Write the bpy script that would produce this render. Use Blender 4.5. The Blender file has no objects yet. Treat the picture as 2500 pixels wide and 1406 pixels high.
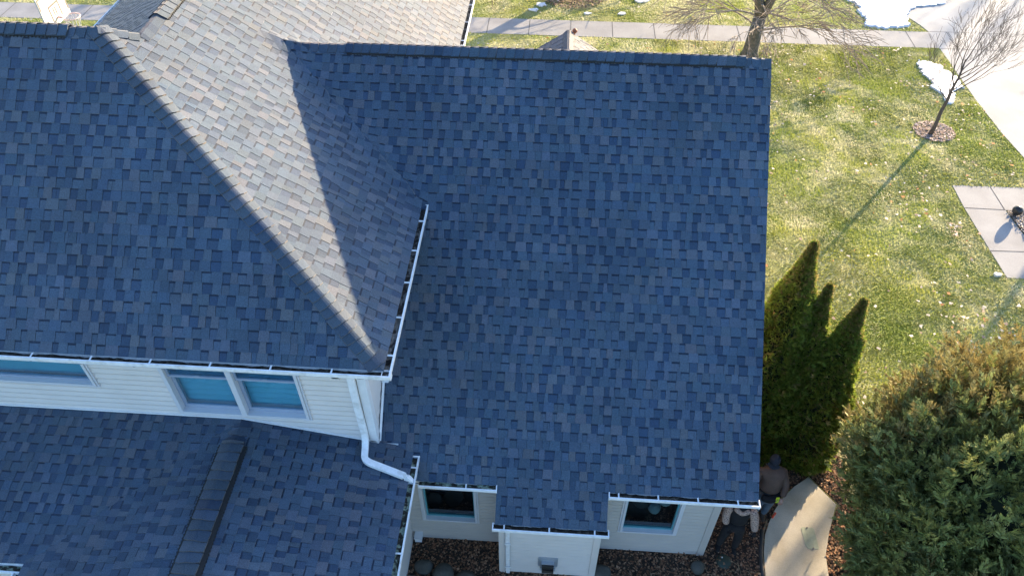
import bpy, math, random
import numpy as np
from mathutils import Vector, Matrix
R = math.radians
SC = bpy.context.scene
COL = SC.collection

# ------------------------------------------------------------------ camera
cam = bpy.data.cameras.new('camera')
cam.sensor_width = 36.0
cam.lens = 1862.0 / 2500.0 * 36.0
cam.clip_start = 0.05
cam.clip_end = 1000.0
camo = bpy.data.objects.new('camera', cam)
COL.objects.link(camo)
p_, y_, r_ = R(45.573), R(-3.751), R(-0.1)
F = Vector((math.sin(y_) * math.cos(p_), math.cos(y_) * math.cos(p_), -math.sin(p_)))
Rt = Vector((math.cos(y_), -math.sin(y_), 0))
Dn = F.cross(Rt)
Rt, Dn = Rt * math.cos(r_) + Dn * math.sin(r_), -Rt * math.sin(r_) + Dn * math.cos(r_)
camo.matrix_world = Matrix(((Rt.x, -Dn.x, -F.x, 0), (Rt.y, -Dn.y, -F.y, 0), (Rt.z, -Dn.z, -F.z, 13.005), (0, 0, 0, 1)))
SC.camera = camo

# ------------------------------------------------------------------ light
SUN = Vector((0.605, 0.766, 0.2330)).normalized()      # towards the sun
w = bpy.data.worlds.new("World")
SC.world = w
w.use_nodes = True
nt = w.node_tree
bg = nt.nodes['Background']
sky = nt.nodes.new('ShaderNodeTexSky')
sky.sky_type = 'NISHITA'
sky.sun_disc = False
sky.sun_elevation = math.asin(SUN.z)
sky.sun_rotation = math.atan2(SUN.x, SUN.y)
sky.altitude = 200
sky.air_density = 1.0
sky.dust_density = 1.6
sky.ozone_density = 2.3
mixs = nt.nodes.new('ShaderNodeMix'); mixs.data_type = 'RGBA'; mixs.blend_type = 'MULTIPLY'; mixs.inputs[0].default_value = 1.0
mixs.inputs[7].default_value = (0.92, 1.0, 1.10, 1)      # camera white balance towards the warm low sun
nt.links.new(sky.outputs[0], mixs.inputs[6])
nt.links.new(mixs.outputs[2], bg.inputs[0])
bg.inputs[1].default_value = 0.065
sl = bpy.data.lights.new('sun', 'SUN')
sl.energy = 2.45
sl.angle = R(0.55)
sl.color = (1.0, 0.785, 0.51)
so = bpy.data.objects.new('sun', sl)
so.rotation_euler = SUN.to_track_quat('Z', 'Y').to_euler()
so.location = (20, 25, 20)
COL.objects.link(so)
SC.view_settings.view_transform = 'Standard'
SC.view_settings.look = 'None'
SC.view_settings.gamma = 1.0
SC.view_settings.exposure = 3.0
SC.cycles.max_bounces = 5
SC.cycles.diffuse_bounces = 3
SC.cycles.glossy_bounces = 3
SC.cycles.transmission_bounces = 4
SC.cycles.transparent_max_bounces = 8

# ------------------------------------------------------------------ materials
MATS = {}
def mat(name, col=(0.5, 0.5, 0.5), rough=0.7, var=0.0, scale=5.0, bump=0.0, bscale=None, col2=None, metal=0.0,
        spec=0.5, attr=False, detail=4.0, distort=0.0, transl=0.0, emit=None, fine=0.0, fscale=200.0, lo=0.35, hi=0.65, stint=None, sheen=0.0):
    m = bpy.data.materials.new(name)
    m.use_nodes = True
    t = m.node_tree
    b = t.nodes['Principled BSDF']
    b.inputs['Roughness'].default_value = rough
    b.inputs['Metallic'].default_value = metal
    b.inputs['Specular IOR Level'].default_value = spec
    if sheen:
        b.inputs['Sheen Weight'].default_value = sheen
        b.inputs['Sheen Roughness'].default_value = 0.45
        b.inputs['Sheen Tint'].default_value = (1.0, 0.82, 0.64, 1)
    if stint: b.inputs['Specular Tint'].default_value = (*stint, 1)
    L = t.links.new
    tc = t.nodes.new('ShaderNodeTexCoord')
    if attr:
        a = t.nodes.new('ShaderNodeAttribute'); a.attribute_name = 'tint'
        out = a.outputs['Color']
    else:
        rgb = t.nodes.new('ShaderNodeRGB'); rgb.outputs[0].default_value = (*col, 1)
        out = rgb.outputs[0]
    def noise(sc, d=detail, dist=0.0):
        n = t.nodes.new('ShaderNodeTexNoise')
        n.inputs['Scale'].default_value = sc
        n.inputs['Detail'].default_value = d
        n.inputs['Distortion'].default_value = dist
        L(tc.outputs['Object'], n.inputs['Vector'])
        return n.outputs['Fac']
    if col2 is not None:
        f = noise(scale, detail, distort)
        mr = t.nodes.new('ShaderNodeMapRange')
        mr.inputs[1].default_value = lo; mr.inputs[2].default_value = hi
        L(f, mr.inputs[0])
        mx = t.nodes.new('ShaderNodeMix'); mx.data_type = 'RGBA'
        L(mr.outputs[0], mx.inputs[0]); L(out, mx.inputs[6]); mx.inputs[7].default_value = (*col2, 1)
        out = mx.outputs[2]
    def mult(out, f, amt):
        mr = t.nodes.new('ShaderNodeMapRange')
        mr.inputs[1].default_value = 0.25; mr.inputs[2].default_value = 0.75
        mr.inputs[3].default_value = 1 - amt; mr.inputs[4].default_value = 1 + amt
        mr.clamp = False
        L(f, mr.inputs[0])
        v = t.nodes.new('ShaderNodeVectorMath'); v.operation = 'SCALE'
        L(out, v.inputs[0]); L(mr.outputs[0], v.inputs[3])
        return v.outputs[0]
    if var > 0:
        out = mult(out, noise(scale * 1.7 if col2 else scale), var)
    if fine > 0:
        out = mult(out, noise(fscale, 2.0), fine)
    L(out, b.inputs['Base Color'])
    if bump > 0:
        bp = t.nodes.new('ShaderNodeBump')
        bp.inputs['Strength'].default_value = 1.0
        bp.inputs['Distance'].default_value = bump
        L(noise(bscale or scale, 3.0), bp.inputs['Height'])
        L(bp.outputs[0], b.inputs['Normal'])
    if transl > 0:
        tr = t.nodes.new('ShaderNodeBsdfTranslucent')
        L(out, tr.inputs['Color'])
        ms = t.nodes.new('ShaderNodeMixShader'); ms.inputs[0].default_value = transl
        L(b.outputs[0], ms.inputs[1]); L(tr.outputs[0], ms.inputs[2])
        L(ms.outputs[0], t.nodes['Material Output'].inputs['Surface'])
    MATS[name] = m
    return m

mat('shingle', attr=True, rough=0.62, spec=0.15, stint=(1.0, 0.86, 0.70), sheen=0.42, var=0.14, scale=0.9, fine=0.38, fscale=95.0, bump=0.004, bscale=110.0)
mat('white_trim', (0.74, 0.75, 0.76), 0.45, var=0.05, scale=6.0, fine=0.04, fscale=60)
mat('white_metal', (0.80, 0.81, 0.82), 0.35, var=0.10, scale=7.0, col2=(0.60, 0.60, 0.58), lo=0.55, hi=0.72)
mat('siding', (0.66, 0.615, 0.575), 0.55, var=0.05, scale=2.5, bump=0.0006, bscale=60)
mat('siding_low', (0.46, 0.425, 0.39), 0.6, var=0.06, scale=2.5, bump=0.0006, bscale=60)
mat('flashing', (0.30, 0.31, 0.33), 0.5, var=0.15, scale=8)
mat('vent_mesh', (0.012, 0.013, 0.015), 0.7)
mat('debris', (0.022, 0.016, 0.011), 0.9, var=0.4, scale=14, bump=0.01, bscale=30, col2=(0.09, 0.075, 0.055), lo=0.52, hi=0.62)
mat('moss', (0.03, 0.028, 0.02), 0.9, var=0.4, scale=10, bump=0.01, bscale=30, col2=(0.22, 0.27, 0.20), lo=0.48, hi=0.56)
mat('grey_sediment', (0.13, 0.12, 0.105), 0.9, var=0.3, scale=12, bump=0.01, bscale=40, col2=(0.02, 0.016, 0.012), lo=0.45, hi=0.52)
mat('blind', (0.85, 0.88, 0.88), 0.8, var=0.04, scale=3)
mat('room', (0.05, 0.05, 0.055), 0.9)
mat('room_pale', (0.45, 0.48, 0.48), 0.9)
mat('window_frame', (0.60, 0.61, 0.64), 0.4, var=0.03, scale=5)
mat('sash_grey', (0.30, 0.36, 0.46), 0.45, var=0.05, scale=5)
mat('sash_teal', (0.10, 0.33, 0.38), 0.35, var=0.1, scale=5)
mat('concrete', (0.30, 0.295, 0.295), 0.85, col2=(0.235, 0.23, 0.235), scale=1.1, var=0.06, fine=0.10, fscale=45, bump=0.002, bscale=60)
mat('concrete_bright', (0.40, 0.39, 0.375), 0.85, col2=(0.30, 0.29, 0.285), scale=0.6, var=0.06, fine=0.10, fscale=45, bump=0.002, bscale=60)
mat('concrete_warm', (0.56, 0.51, 0.42), 0.85, col2=(0.43, 0.375, 0.285), scale=1.5, var=0.06, fine=0.10, fscale=55, bump=0.002, bscale=60)
mat('joint', (0.05, 0.045, 0.04), 0.95)
mat('soil', (0.050, 0.034, 0.022), 0.95, col2=(0.028, 0.02, 0.014), scale=4, var=0.3, fine=0.4, fscale=50, bump=0.02, bscale=25)
mat('snow', (0.66, 0.68, 0.72), 0.6, var=0.10, scale=8, bump=0.02, bscale=9)
mat('snow_dirty', (0.62, 0.63, 0.64), 0.7, col2=(0.78, 0.8, 0.83), scale=8, var=0.1, bump=0.02, bscale=12)
mat('chips', attr=True, rough=0.9, fine=0.2, fscale=80)
mat('blade', attr=True, rough=0.6, spec=0.25, transl=0.50)
mat('leaf', attr=True, rough=0.8, transl=0.2)
mat('foliage', attr=True, rough=0.65, spec=0.25, transl=0.22, fine=0.15, fscale=30)
mat('foliage_arb', attr=True, rough=0.65, spec=0.25, transl=0.42, fine=0.15, fscale=30)
mat('light_block_dark', (0.016, 0.022, 0.010), 0.95, var=0.5, scale=9)
mat('bark', (0.115, 0.09, 0.075), 0.9, var=0.3, scale=14, bump=0.01, bscale=40, fine=0.15, fscale=90)
mat('bark_pale', (0.42, 0.34, 0.26), 0.9, col2=(0.24, 0.18, 0.13), var=0.25, scale=9, bump=0.015, bscale=30)
mat('bark_trunk', (0.19, 0.155, 0.12), 0.9, col2=(0.10, 0.095, 0.07), var=0.3, scale=9, bump=0.02, bscale=25)
mat('boulder', (0.11, 0.105, 0.09), 0.85, col2=(0.05, 0.052, 0.042), scale=6, var=0.25, fine=0.15, fscale=70, bump=0.01, bscale=20)
mat('black_ball', (0.02, 0.018, 0.018), 0.35)
mat('rubber', (0.03, 0.032, 0.035), 0.6, var=0.1)
mat('valve_green', (0.035, 0.055, 0.04), 0.5, var=0.15, scale=10)
mat('lid_green', (0.34, 0.37, 0.27), 0.6, col2=(0.28, 0.31, 0.23), var=0.06, scale=9, fine=0.06, fscale=120)
mat('stake', (0.50, 0.38, 0.24), 0.8, var=0.2, scale=20)
mat('board_white', (0.50, 0.50, 0.50), 0.35)
mat('board_line', (0.12, 0.11, 0.11), 0.5)
mat('rim', (0.72, 0.50, 0.47), 0.5)
mat('net', (0.75, 0.73, 0.70), 0.8)
mat('pole', (0.05, 0.05, 0.055), 0.4)
mat('cap_brown', (0.30, 0.11, 0.05), 0.6)
mat('hood_dark', (0.012, 0.013, 0.015), 0.35)
mat('vent_plate', (0.42, 0.46, 0.50), 0.4, metal=0.4)
mat('plastic_white', (0.75, 0.76, 0.77), 0.4)
mat('skin', (0.42, 0.24, 0.17), 0.55, var=0.05)
mat('jacket_brown', (0.105, 0.062, 0.045), 0.85, var=0.25, scale=7, fine=0.15, fscale=80, bump=0.006, bscale=12)
mat('cap_navy', (0.012, 0.015, 0.026), 0.85, fine=0.2, fscale=100)
mat('trouser_black', (0.008, 0.008, 0.010), 0.9, var=0.3, scale=9, bump=0.006, bscale=12)
mat('jeans', (0.09, 0.13, 0.17), 0.85, col2=(0.05, 0.08, 0.12), scale=9, var=0.2, bump=0.005, bscale=14)
mat('vest_black', (0.006, 0.006, 0.008), 0.85, var=0.3, scale=8, bump=0.006, bscale=12)
mat('hair', (0.02, 0.014, 0.011), 0.6, fine=0.3, fscale=100)
mat('boot', (0.035, 0.025, 0.02), 0.7)
mat('neon', (0.60, 0.72, 0.03), 0.6)
mat('neon_mark', (0.05, 0.06, 0.01), 0.6)
mat('red_tool', (0.62, 0.07, 0.03), 0.4)
mat('white_dot', (0.8, 0.8, 0.78), 0.5)
mat('dried', (0.33, 0.25, 0.15), 0.8, var=0.2, scale=20)
mat('interior_pale', (0.42, 0.48, 0.52), 0.8, var=0.1)
mat('interior_dark', (0.03, 0.03, 0.035), 0.6)

def leopard():
    m = bpy.data.materials.new('leopard_cloth'); m.use_nodes = True
    t = m.node_tree; b = t.nodes['Principled BSDF']; b.inputs['Roughness'].default_value = 0.8
    tc = t.nodes.new('ShaderNodeTexCoord')
    v = t.nodes.new('ShaderNodeTexVoronoi'); v.inputs['Scale'].default_value = 55
    t.links.new(tc.outputs['Object'], v.inputs['Vector'])
    cr = t.nodes.new('ShaderNodeValToRGB')
    e = cr.color_ramp.elements
    e[0].position = 0.30; e[0].color = (0.045, 0.028, 0.022, 1)
    e[1].position = 0.42; e[1].color = (0.42, 0.29, 0.23, 1)
    t.links.new(v.outputs['Distance'], cr.inputs[0]); t.links.new(cr.outputs[0], b.inputs['Base Color'])
    MATS['leopard'] = m
leopard()

def glass(name, tint, refl=0.12, body=0.0):
    m = bpy.data.materials.new(name); m.use_nodes = True
    t = m.node_tree; t.nodes.remove(t.nodes['Principled BSDF'])
    tr = t.nodes.new('ShaderNodeBsdfTransparent'); tr.inputs[0].default_value = (*tint, 1)
    gl = t.nodes.new('ShaderNodeBsdfGlossy'); gl.inputs['Roughness'].default_value = 0.02
    gl.inputs[0].default_value = (0.9, 0.97, 1.0, 1)
    fr = t.nodes.new('ShaderNodeFresnel'); fr.inputs[0].default_value = 1.5
    ad = t.nodes.new('ShaderNodeMath'); ad.operation = 'ADD'; ad.inputs[1].default_value = refl
    t.links.new(fr.outputs[0], ad.inputs[0])
    mx = t.nodes.new('ShaderNodeMixShader')
    t.links.new(ad.outputs[0], mx.inputs[0]); t.links.new(tr.outputs[0], mx.inputs[1]); t.links.new(gl.outputs[0], mx.inputs[2])
    t.links.new(mx.outputs[0], t.nodes['Material Output'].inputs['Surface'])
    MATS[name] = m
glass('glass_teal', (0.38, 0.74, 0.90), 0.16)
glass('glass_dark', (0.45, 0.62, 0.66), 0.06)

def lawn_mat():
    m = bpy.data.materials.new('lawn_soil'); m.use_nodes = True
    t = m.node_tree; b = t.nodes['Principled BSDF']; b.inputs['Roughness'].default_value = 0.95
    b.inputs['Specular IOR Level'].default_value = 0.1
    tc = t.nodes.new('ShaderNodeTexCoord')
    n = t.nodes.new('ShaderNodeTexNoise'); n.inputs['Scale'].default_value = 0.55; n.inputs['Detail'].default_value = 8
    t.links.new(tc.outputs['Object'], n.inputs['Vector'])
    cr = t.nodes.new('ShaderNodeValToRGB'); e = cr.color_ramp.elements
    e[0].position = 0.38; e[0].color = (0.20, 0.24, 0.05, 1)
    e[1].position = 0.66; e[1].color = (0.48, 0.44, 0.24, 1)
    t.links.new(n.outputs['Fac'], cr.inputs[0])
    n2 = t.nodes.new('ShaderNodeTexNoise'); n2.inputs['Scale'].default_value = 28; n2.inputs['Detail'].default_value = 4
    t.links.new(tc.outputs['Object'], n2.inputs['Vector'])
    bp = t.nodes.new('ShaderNodeBump'); bp.inputs['Strength'].default_value = 1; bp.inputs['Distance'].default_value = 0.03
    t.links.new(n2.outputs['Fac'], bp.inputs['Height']); t.links.new(bp.outputs[0], b.inputs['Normal'])
    t.links.new(cr.outputs[0], b.inputs['Base Color'])
    MATS['lawn_soil'] = m
lawn_mat()

# ------------------------------------------------------------------ helpers
class MB:
    def __init__(s):
        s.v = []; s.f = []; s.t = []
    def face(s, pts, tint=None):
        i = len(s.v); s.v.extend([tuple(p) for p in pts]); s.f.append(tuple(range(i, i + len(pts)))); s.t.append(tint)
    def box(s, c, d, rot=None, tint=None):
        c = Vector(c); h = [x / 2 for x in d]; P = []
        for sx in (-1, 1):
            for sy in (-1, 1):
                for sz in (-1, 1):
                    q = Vector((sx * h[0], sy * h[1], sz * h[2]))
                    if rot is not None: q = rot @ q
                    P.append(c + q)
        i = len(s.v); s.v.extend([tuple(p) for p in P])
        for f in ((0, 1, 3, 2), (4, 6, 7, 5), (0, 4, 5, 1), (2, 3, 7, 6), (0, 2, 6, 4), (1, 5, 7, 3)):
            s.f.append(tuple(i + k for k in f)); s.t.append(tint)
    def span(s, a, b, tint=None):
        s.box([(a[k] + b[k]) / 2 for k in range(3)], [abs(b[k] - a[k]) for k in range(3)], None, tint)
    def prism(s, poly, z0, z1, tint=None):
        n = len(poly)
        s.face([(x, y, z1) for x, y in poly], tint)
        s.face([(x, y, z0) for x, y in reversed(poly)], tint)
        for i in range(n):
            a = poly[i]; b = poly[(i + 1) % n]
            s.face([(a[0], a[1], z0), (b[0], b[1], z0), (b[0], b[1], z1), (a[0], a[1], z1)], tint)
    def tube(s, pts, rad, n=8, cap=True, tint=None):
        pts = [Vector(p) for p in pts]; rings = []
        up = None
        for i, p in enumerate(pts):
            if i == 0: d = pts[1] - p
            elif i == len(pts) - 1: d = p - pts[i - 1]
            else: d = (pts[i + 1] - p).normalized() + (p - pts[i - 1]).normalized()
            d.normalize()
            if up is None: up = Vector((0, 0, 1)) if abs(d.z) < 0.9 else Vector((1, 0, 0))
            a = d.cross(up)
            if a.length < 1e-4: a = d.cross(Vector((0.3, 1, 0.2)))
            a.normalize(); b = a.cross(d); up = b
            r = rad[i] if isinstance(rad, (list, tuple)) else rad
            rings.append([p + (a * math.cos(2 * math.pi * k / n) + b * math.sin(2 * math.pi * k / n)) * r for k in range(n)])
        i0 = len(s.v)
        for rg in rings: s.v.extend([tuple(q) for q in rg])
        for j in range(len(rings) - 1):
            for k in range(n):
                a = i0 + j * n + k; b = i0 + j * n + (k + 1) % n
                s.f.append((a, b, b + n, a + n)); s.t.append(tint)
        if cap:
            s.f.append(tuple(i0 + k for k in reversed(range(n)))); s.t.append(tint)
            s.f.append(tuple(i0 + (len(rings) - 1) * n + k for k in range(n))); s.t.append(tint)
    def ball(s, c, r, nu=14, nv=9, seed=0, rough=0.0, tint=None):
        rng = random.Random(seed); c = Vector(c)
        if not isinstance(r, (tuple, list)): r = (r, r, r)
        ph = [rng.uniform(0, 6.28) for _ in range(6)]
        i0 = len(s.v)
        for j in range(nv + 1):
            b = -math.pi / 2 + math.pi * j / nv
            for k in range(nu):
                a = 2 * math.pi * k / nu
                d = Vector((math.cos(a) * math.cos(b), math.sin(a) * math.cos(b), math.sin(b)))
                q = 1 + rough * (math.sin(3 * d.x + ph[0]) + math.sin(4 * d.y + ph[1]) + math.sin(5 * d.z + ph[2])) / 2
                s.v.append((c.x + d.x * r[0] * q, c.y + d.y * r[1] * q, c.z + d.z * r[2] * q))
        for j in range(nv):
            for k in range(nu):
                a = i0 + j * nu + k; b = i0 + j * nu + (k + 1) % nu
                s.f.append((a, b, b + nu, a + nu)); s.t.append(tint)
    def build(s, name, m, parent=None, smooth=False):
        me = bpy.data.meshes.new(name)
        me.from_pydata(s.v, [], s.f)
        if any(t is not None for t in s.t):
            at = me.attributes.new('tint', 'FLOAT_COLOR', 'CORNER')
            arr = []
            for f, t in zip(s.f, s.t):
                c = (*(t or (0.5, 0.5, 0.5)), 1.0)
                arr.extend(c * len(f))
            at.data.foreach_set('color', arr)
        me.materials.append(MATS[m])
        if smooth:
            me.polygons.foreach_set('use_smooth', [True] * len(me.polygons))
        me.update()
        o = bpy.data.objects.new(name, me)
        COL.objects.link(o)
        if parent is not None: o.parent = parent
        return o

def tag(o, label=None, cat=None, group=None, kind=None):
    if label: o['label'] = label
    if cat: o['category'] = cat
    if group: o['group'] = group
    if kind: o['kind'] = kind
    return o
def thing(name, label, cat, group=None, loc=(0, 0, 0)):
    o = bpy.data.objects.new(name, None); COL.objects.link(o); o.location = loc
    o.empty_display_size = 0.3
    return tag(o, label, cat, group)
def struct(o): return tag(o, kind='structure')

# ------------------------------------------------------------------ house geometry (metres)
ZR, YR, S1 = 7.044, 11.048, 0.855
XR, YE, YB, XBL, XBR = 3.302, 5.944, 5.508, -0.613, 1.07
YW = 6.326
XE, YEU, ZE, SX, SF, YA = -2.024, 5.875, 5.429, 0.678, 0.846, 9.144
HA = ZE + SF * (YA - YEU); XA = XE - (HA - ZE) / SX
XB = XA + 0.358; YB0 = YA + 0.358 * SX / SF; HB = HA - SX * 0.358
XEL = -9.64
XWU = -2.471
XC, ZC, SCc, XCR, XCL = -4.456, 3.466, 0.209, -1.929, -6.91
SL = 0.233; YLE = 4.13
def z_r1(x, y): return ZR - S1 * abs(YR - y)
def z_rx(x, y): return ZE + SX * (XE - x)
def z_cr(x, y): return ZC - SCc * abs(x - XC)
def z_l(x, y): return ZC - SL * (YW - y)

def clip(poly, cx):
    """clip polygon (list of 2d) by a convex ccw polygon"""
    out = poly
    n = len(cx)
    for i in range(n):
        a = cx[i]; b = cx[(i + 1) % n]
        ex, ey = b[0] - a[0], b[1] - a[1]
        inp = out; out = []
        if not inp: return []
        def side(p): return ex * (p[1] - a[1]) - ey * (p[0] - a[0])
        for j in range(len(inp)):
            p = inp[j]; q = inp[(j + 1) % len(inp)]
            sp, sq = side(p), side(q)
            if sp >= -1e-9: out.append(p)
            if (sp > 1e-9 and sq < -1e-9) or (sp < -1e-9 and sq > 1e-9):
                t = sp / (sp - sq)
                out.append((p[0] + (q[0] - p[0]) * t, p[1] + (q[1] - p[1]) * t))
    if len(out) < 3: return []
    # drop slivers
    A = 0
    for j in range(len(out)):
        p = out[j]; q = out[(j + 1) % len(out)]; A += p[0] * q[1] - p[1] * q[0]
    return out if A / 2 > 1e-6 else []
def ccw(poly):
    A = sum(poly[i][0] * poly[(i + 1) % len(poly)][1] - poly[i][1] * poly[(i + 1) % len(poly)][0] for i in range(len(poly)))
    return poly if A > 0 else poly[::-1]

EXP = 0.143
DARK = [(0.029, 0.058, 0.106), (0.034, 0.064, 0.112), (0.036, 0.065, 0.111)]
MID = [(0.053, 0.088, 0.136), (0.058, 0.093, 0.139), (0.049, 0.084, 0.132), (0.063, 0.093, 0.133)]
LITE = [(0.076, 0.103, 0.145), (0.083, 0.105, 0.140), (0.073, 0.102, 0.147), (0.088, 0.106, 0.137)]
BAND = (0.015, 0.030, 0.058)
def jit(c, rng, a=0.10):
    k = 1 + rng.uniform(-a, a)
    return (c[0] * k * (1 + rng.uniform(-0.04, 0.04)), c[1] * k, c[2] * k * (1 + rng.uniform(-0.04, 0.04)))

def shingles(name, parent, zf, ax, polys, seed, other=None, K=0.30, s_of=None, dom=None):
    """zf(x,y): plane height; ax: 'x' courses run along x / 'y' along y; polys: convex plan polygons (world x,y).
    s_of: (sign, eave coordinate, slope)"""
    rng = random.Random(seed)
    sign, e0, slope = s_of          # up-slope plan direction sign, eave plan coordinate, slope
    ch = math.cos(math.atan(slope)); sh = math.sin(math.atan(slope))
    def P2(u, s):   # plane coords -> plan xy
        d = e0 + sign * s * ch
        return (u, d) if ax == 'x' else (d, u)
    def N3():
        k = sign * sh
        return Vector((0, -k, ch)) if ax == 'x' else Vector((-k, 0, ch))
    N = N3()
    loc = []
    for poly in polys:
        q = [((x, (y - e0) * sign / ch) if ax == 'x' else (y, (x - e0) * sign / ch)) for x, y in poly]
        loc.append(ccw(q))
    m = MB()
    smin = min(p[1] for q in loc for p in q); smax = max(p[1] for q in loc for p in q)
    umin = min(p[0] for q in loc for p in q); umax = max(p[0] for q in loc for p in q)
    def W(u, s, h):
        x, y = P2(u, s); z = zf(x, y)
        if other is not None:
            d = abs(z - other(x, y))
            if d < K and (dom is None or dom(x, y)): z += (K - d) ** 2 / (4 * K)
        return (x + N.x * h, y + N.y * h, z + N.z * h)
    def put(quad, hf, tint, skirts):
        """quad: (u,s) ccw; hf height fn of s; skirts: edges (index) to close down"""
        for L in loc:
            c = clip(quad, L)
            if not c: continue
            top = [W(u, s, hf(s)) for u, s in c]
            if ax == 'y' and sign > 0 or ax == 'x' and sign < 0: fl = True
            else: fl = False
            m.face(top[::-1] if fl else top, tint)
            if skirts:
                for j in range(len(c)):
                    a, b = c[j], c[(j + 1) % len(c)]
                    if skirts == 'low' and not (abs(a[1] - quad[0][1]) < 0.004 and abs(b[1] - quad[0][1]) < 0.004): continue
                    if skirts == 'tab' and abs(a[1] - quad[2][1]) < 0.004 and abs(b[1] - quad[2][1]) < 0.004: continue
                    m.face([W(*a, hf(a[1])), W(*a, hf(a[1]) - 0.012), W(*b, hf(b[1]) - 0.012), W(*b, hf(b[1]))],
                           tuple(x * 0.6 for x in tint))
    k0 = int(math.floor(smin / EXP)); k1 = int(math.ceil(smax / EXP))
    for k in range(k0, k1 + 1):
        s0 = k * EXP; s1 = s0 + EXP
        wob = rng.uniform(-0.003, 0.003)
        hb = lambda s, s0=s0: 0.002 + 0.006 * (1 - (s - s0) / EXP)
        ht = lambda s, s0=s0: 0.002 + 0.006 * (1 - (s - s0) / EXP) + 0.0035
        u = umin - rng.uniform(0, 0.3)
        tab = rng.random() < 0.5
        run = rng.choice(('calm', 'busy'))
        runleft = rng.uniform(0.5, 1.4)
        while u < umax:
            if runleft < 0:
                run = rng.choice(('calm', 'busy', 'busy')); runleft = rng.uniform(0.5, 1.5)
            wdt = rng.uniform(0.08, 0.165) if tab else rng.uniform(0.075, 0.16)
            if tab and rng.random() < 0.12: wdt = rng.uniform(0.05, 0.07)
            runleft -= wdt
            fl = 0.007
            r = rng.random()
            if tab:
                if run == 'busy': c = rng.choice(LITE) if r < 0.50 else rng.choice(MID)
                else: c = rng.choice(MID) if r < 0.86 else rng.choice(LITE)
                c = jit(c, rng)
                q = [(u - fl, s0 + wob), (u + wdt + fl, s0 + wob), (u + wdt, s1 + 0.004), (u, s1 + 0.004)]
                put(q, ht, c, 'tab')
                put([(u - 0.01, s0 + wob), (u + wdt + 0.01, s0 + wob), (u + wdt + 0.01, s1), (u - 0.01, s1)], hb, c, None)
            else:
                if run == 'busy': c = rng.choice(DARK) if r < 0.62 else rng.choice(MID)
                else: c = rng.choice(MID) if r < 0.75 else rng.choice(DARK)
                c = jit(c, rng)
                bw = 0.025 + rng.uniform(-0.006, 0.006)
                if rng.random() < 0.86:
                    put([(u, s0 + wob), (u + wdt, s0 + wob), (u + wdt, s1 - bw), (u, s1 - bw)], hb, c, 'low')
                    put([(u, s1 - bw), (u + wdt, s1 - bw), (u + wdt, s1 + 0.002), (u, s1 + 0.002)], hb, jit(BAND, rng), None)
                else:
                    put([(u, s0 + wob), (u + wdt, s0 + wob), (u + wdt, s1), (u, s1)], hb, c, 'low')
                if rng.random() < 0.10:   # butt joint between two strips
                    g = u + wdt * rng.uniform(0.3, 0.7)
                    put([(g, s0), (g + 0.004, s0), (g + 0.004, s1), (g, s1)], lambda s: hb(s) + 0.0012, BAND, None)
            u += wdt
            tab = not tab
    o = m.build(name, 'shingle', parent)
    return o

def deck(name, parent, zf, poly, th=0.10, off=-0.012, m='white_trim'):
    mb = MB(); n = len(poly); poly = ccw(poly)
    T = [(x, y, zf(x, y) + off) for x, y in poly]; B = [(x, y, zf(x, y) + off - th) for x, y in poly]
    mb.face(T); mb.face(B[::-1])
    for i in range(n):
        j = (i + 1) % n
        mb.face([B[i], B[j], T[j], T[i]])
    return mb.build(name, m, parent)

def caps(name, parent, p0, p1, gA, gB, width=0.15, exposure=0.143, lift=0.0, seed=1, th=0.011, tail=0.0):
    """ridge / hip caps from p0 (exposed ends point to p0) to p1. gA, gB: vectors down each slope, per unit"""
    rng = random.Random(seed); m = MB()
    p0 = Vector(p0); p1 = Vector(p1); d = (p1 - p0); L = d.length; d.normalize()
    gA = Vector(gA).normalized(); gB = Vector(gB).normalized()
    up = Vector((0, 0, 1)); up = (up - d * up.dot(d)).normalized()
    n = int(L / exposure)
    def prof(p, e, wk=1.0):
        a = [p + gA * width * wk + up * (e * 0.7), p + gA * width * 0.55 * wk + up * (e + 0.002), p + gA * width * 0.2 + up * (e + 0.006),
             p + up * (e + 0.012) - (gA + gB) * -0.02,
             p + gB * width * 0.2 + up * (e + 0.006), p + gB * width * 0.55 * wk + up * (e + 0.004), p + gB * width * wk + up * (e * 0.7)]
        return a
    for i in range(n + 1):
        a = p0 + d * (i * exposure); b = p0 + d * min((i + 1) * exposure + 0.01, L + 0.01)
        if (b - a).dot(d) < 0.03: continue
        sk = rng.uniform(-0.012, 0.012); wk = 1 + rng.uniform(-0.03, 0.04)
        c = tuple(v * 0.86 for v in jit(rng.choice(MID + MID + LITE[:1] + DARK[:1]), rng, 0.12))
        A = prof(a, lift + th + 0.008 + rng.uniform(0, 0.004), wk); B = prof(b, lift + 0.004, wk)
        A = [q + d * (sk * (k - 3) / 3) for k, q in enumerate(A)]
        # rounded outer corners
        A[0] = A[0] + d * 0.018; A[6] = A[6] + d * 0.018
        for k in range(6):
            m.face([A[k], A[k + 1], B[k + 1], B[k]], c)
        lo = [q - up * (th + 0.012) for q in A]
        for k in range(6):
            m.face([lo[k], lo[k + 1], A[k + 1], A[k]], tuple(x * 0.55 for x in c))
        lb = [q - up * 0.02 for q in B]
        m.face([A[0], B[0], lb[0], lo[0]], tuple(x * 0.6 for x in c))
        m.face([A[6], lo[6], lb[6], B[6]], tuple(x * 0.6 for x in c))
    return m.build(name, 'shingle', parent)

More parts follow.
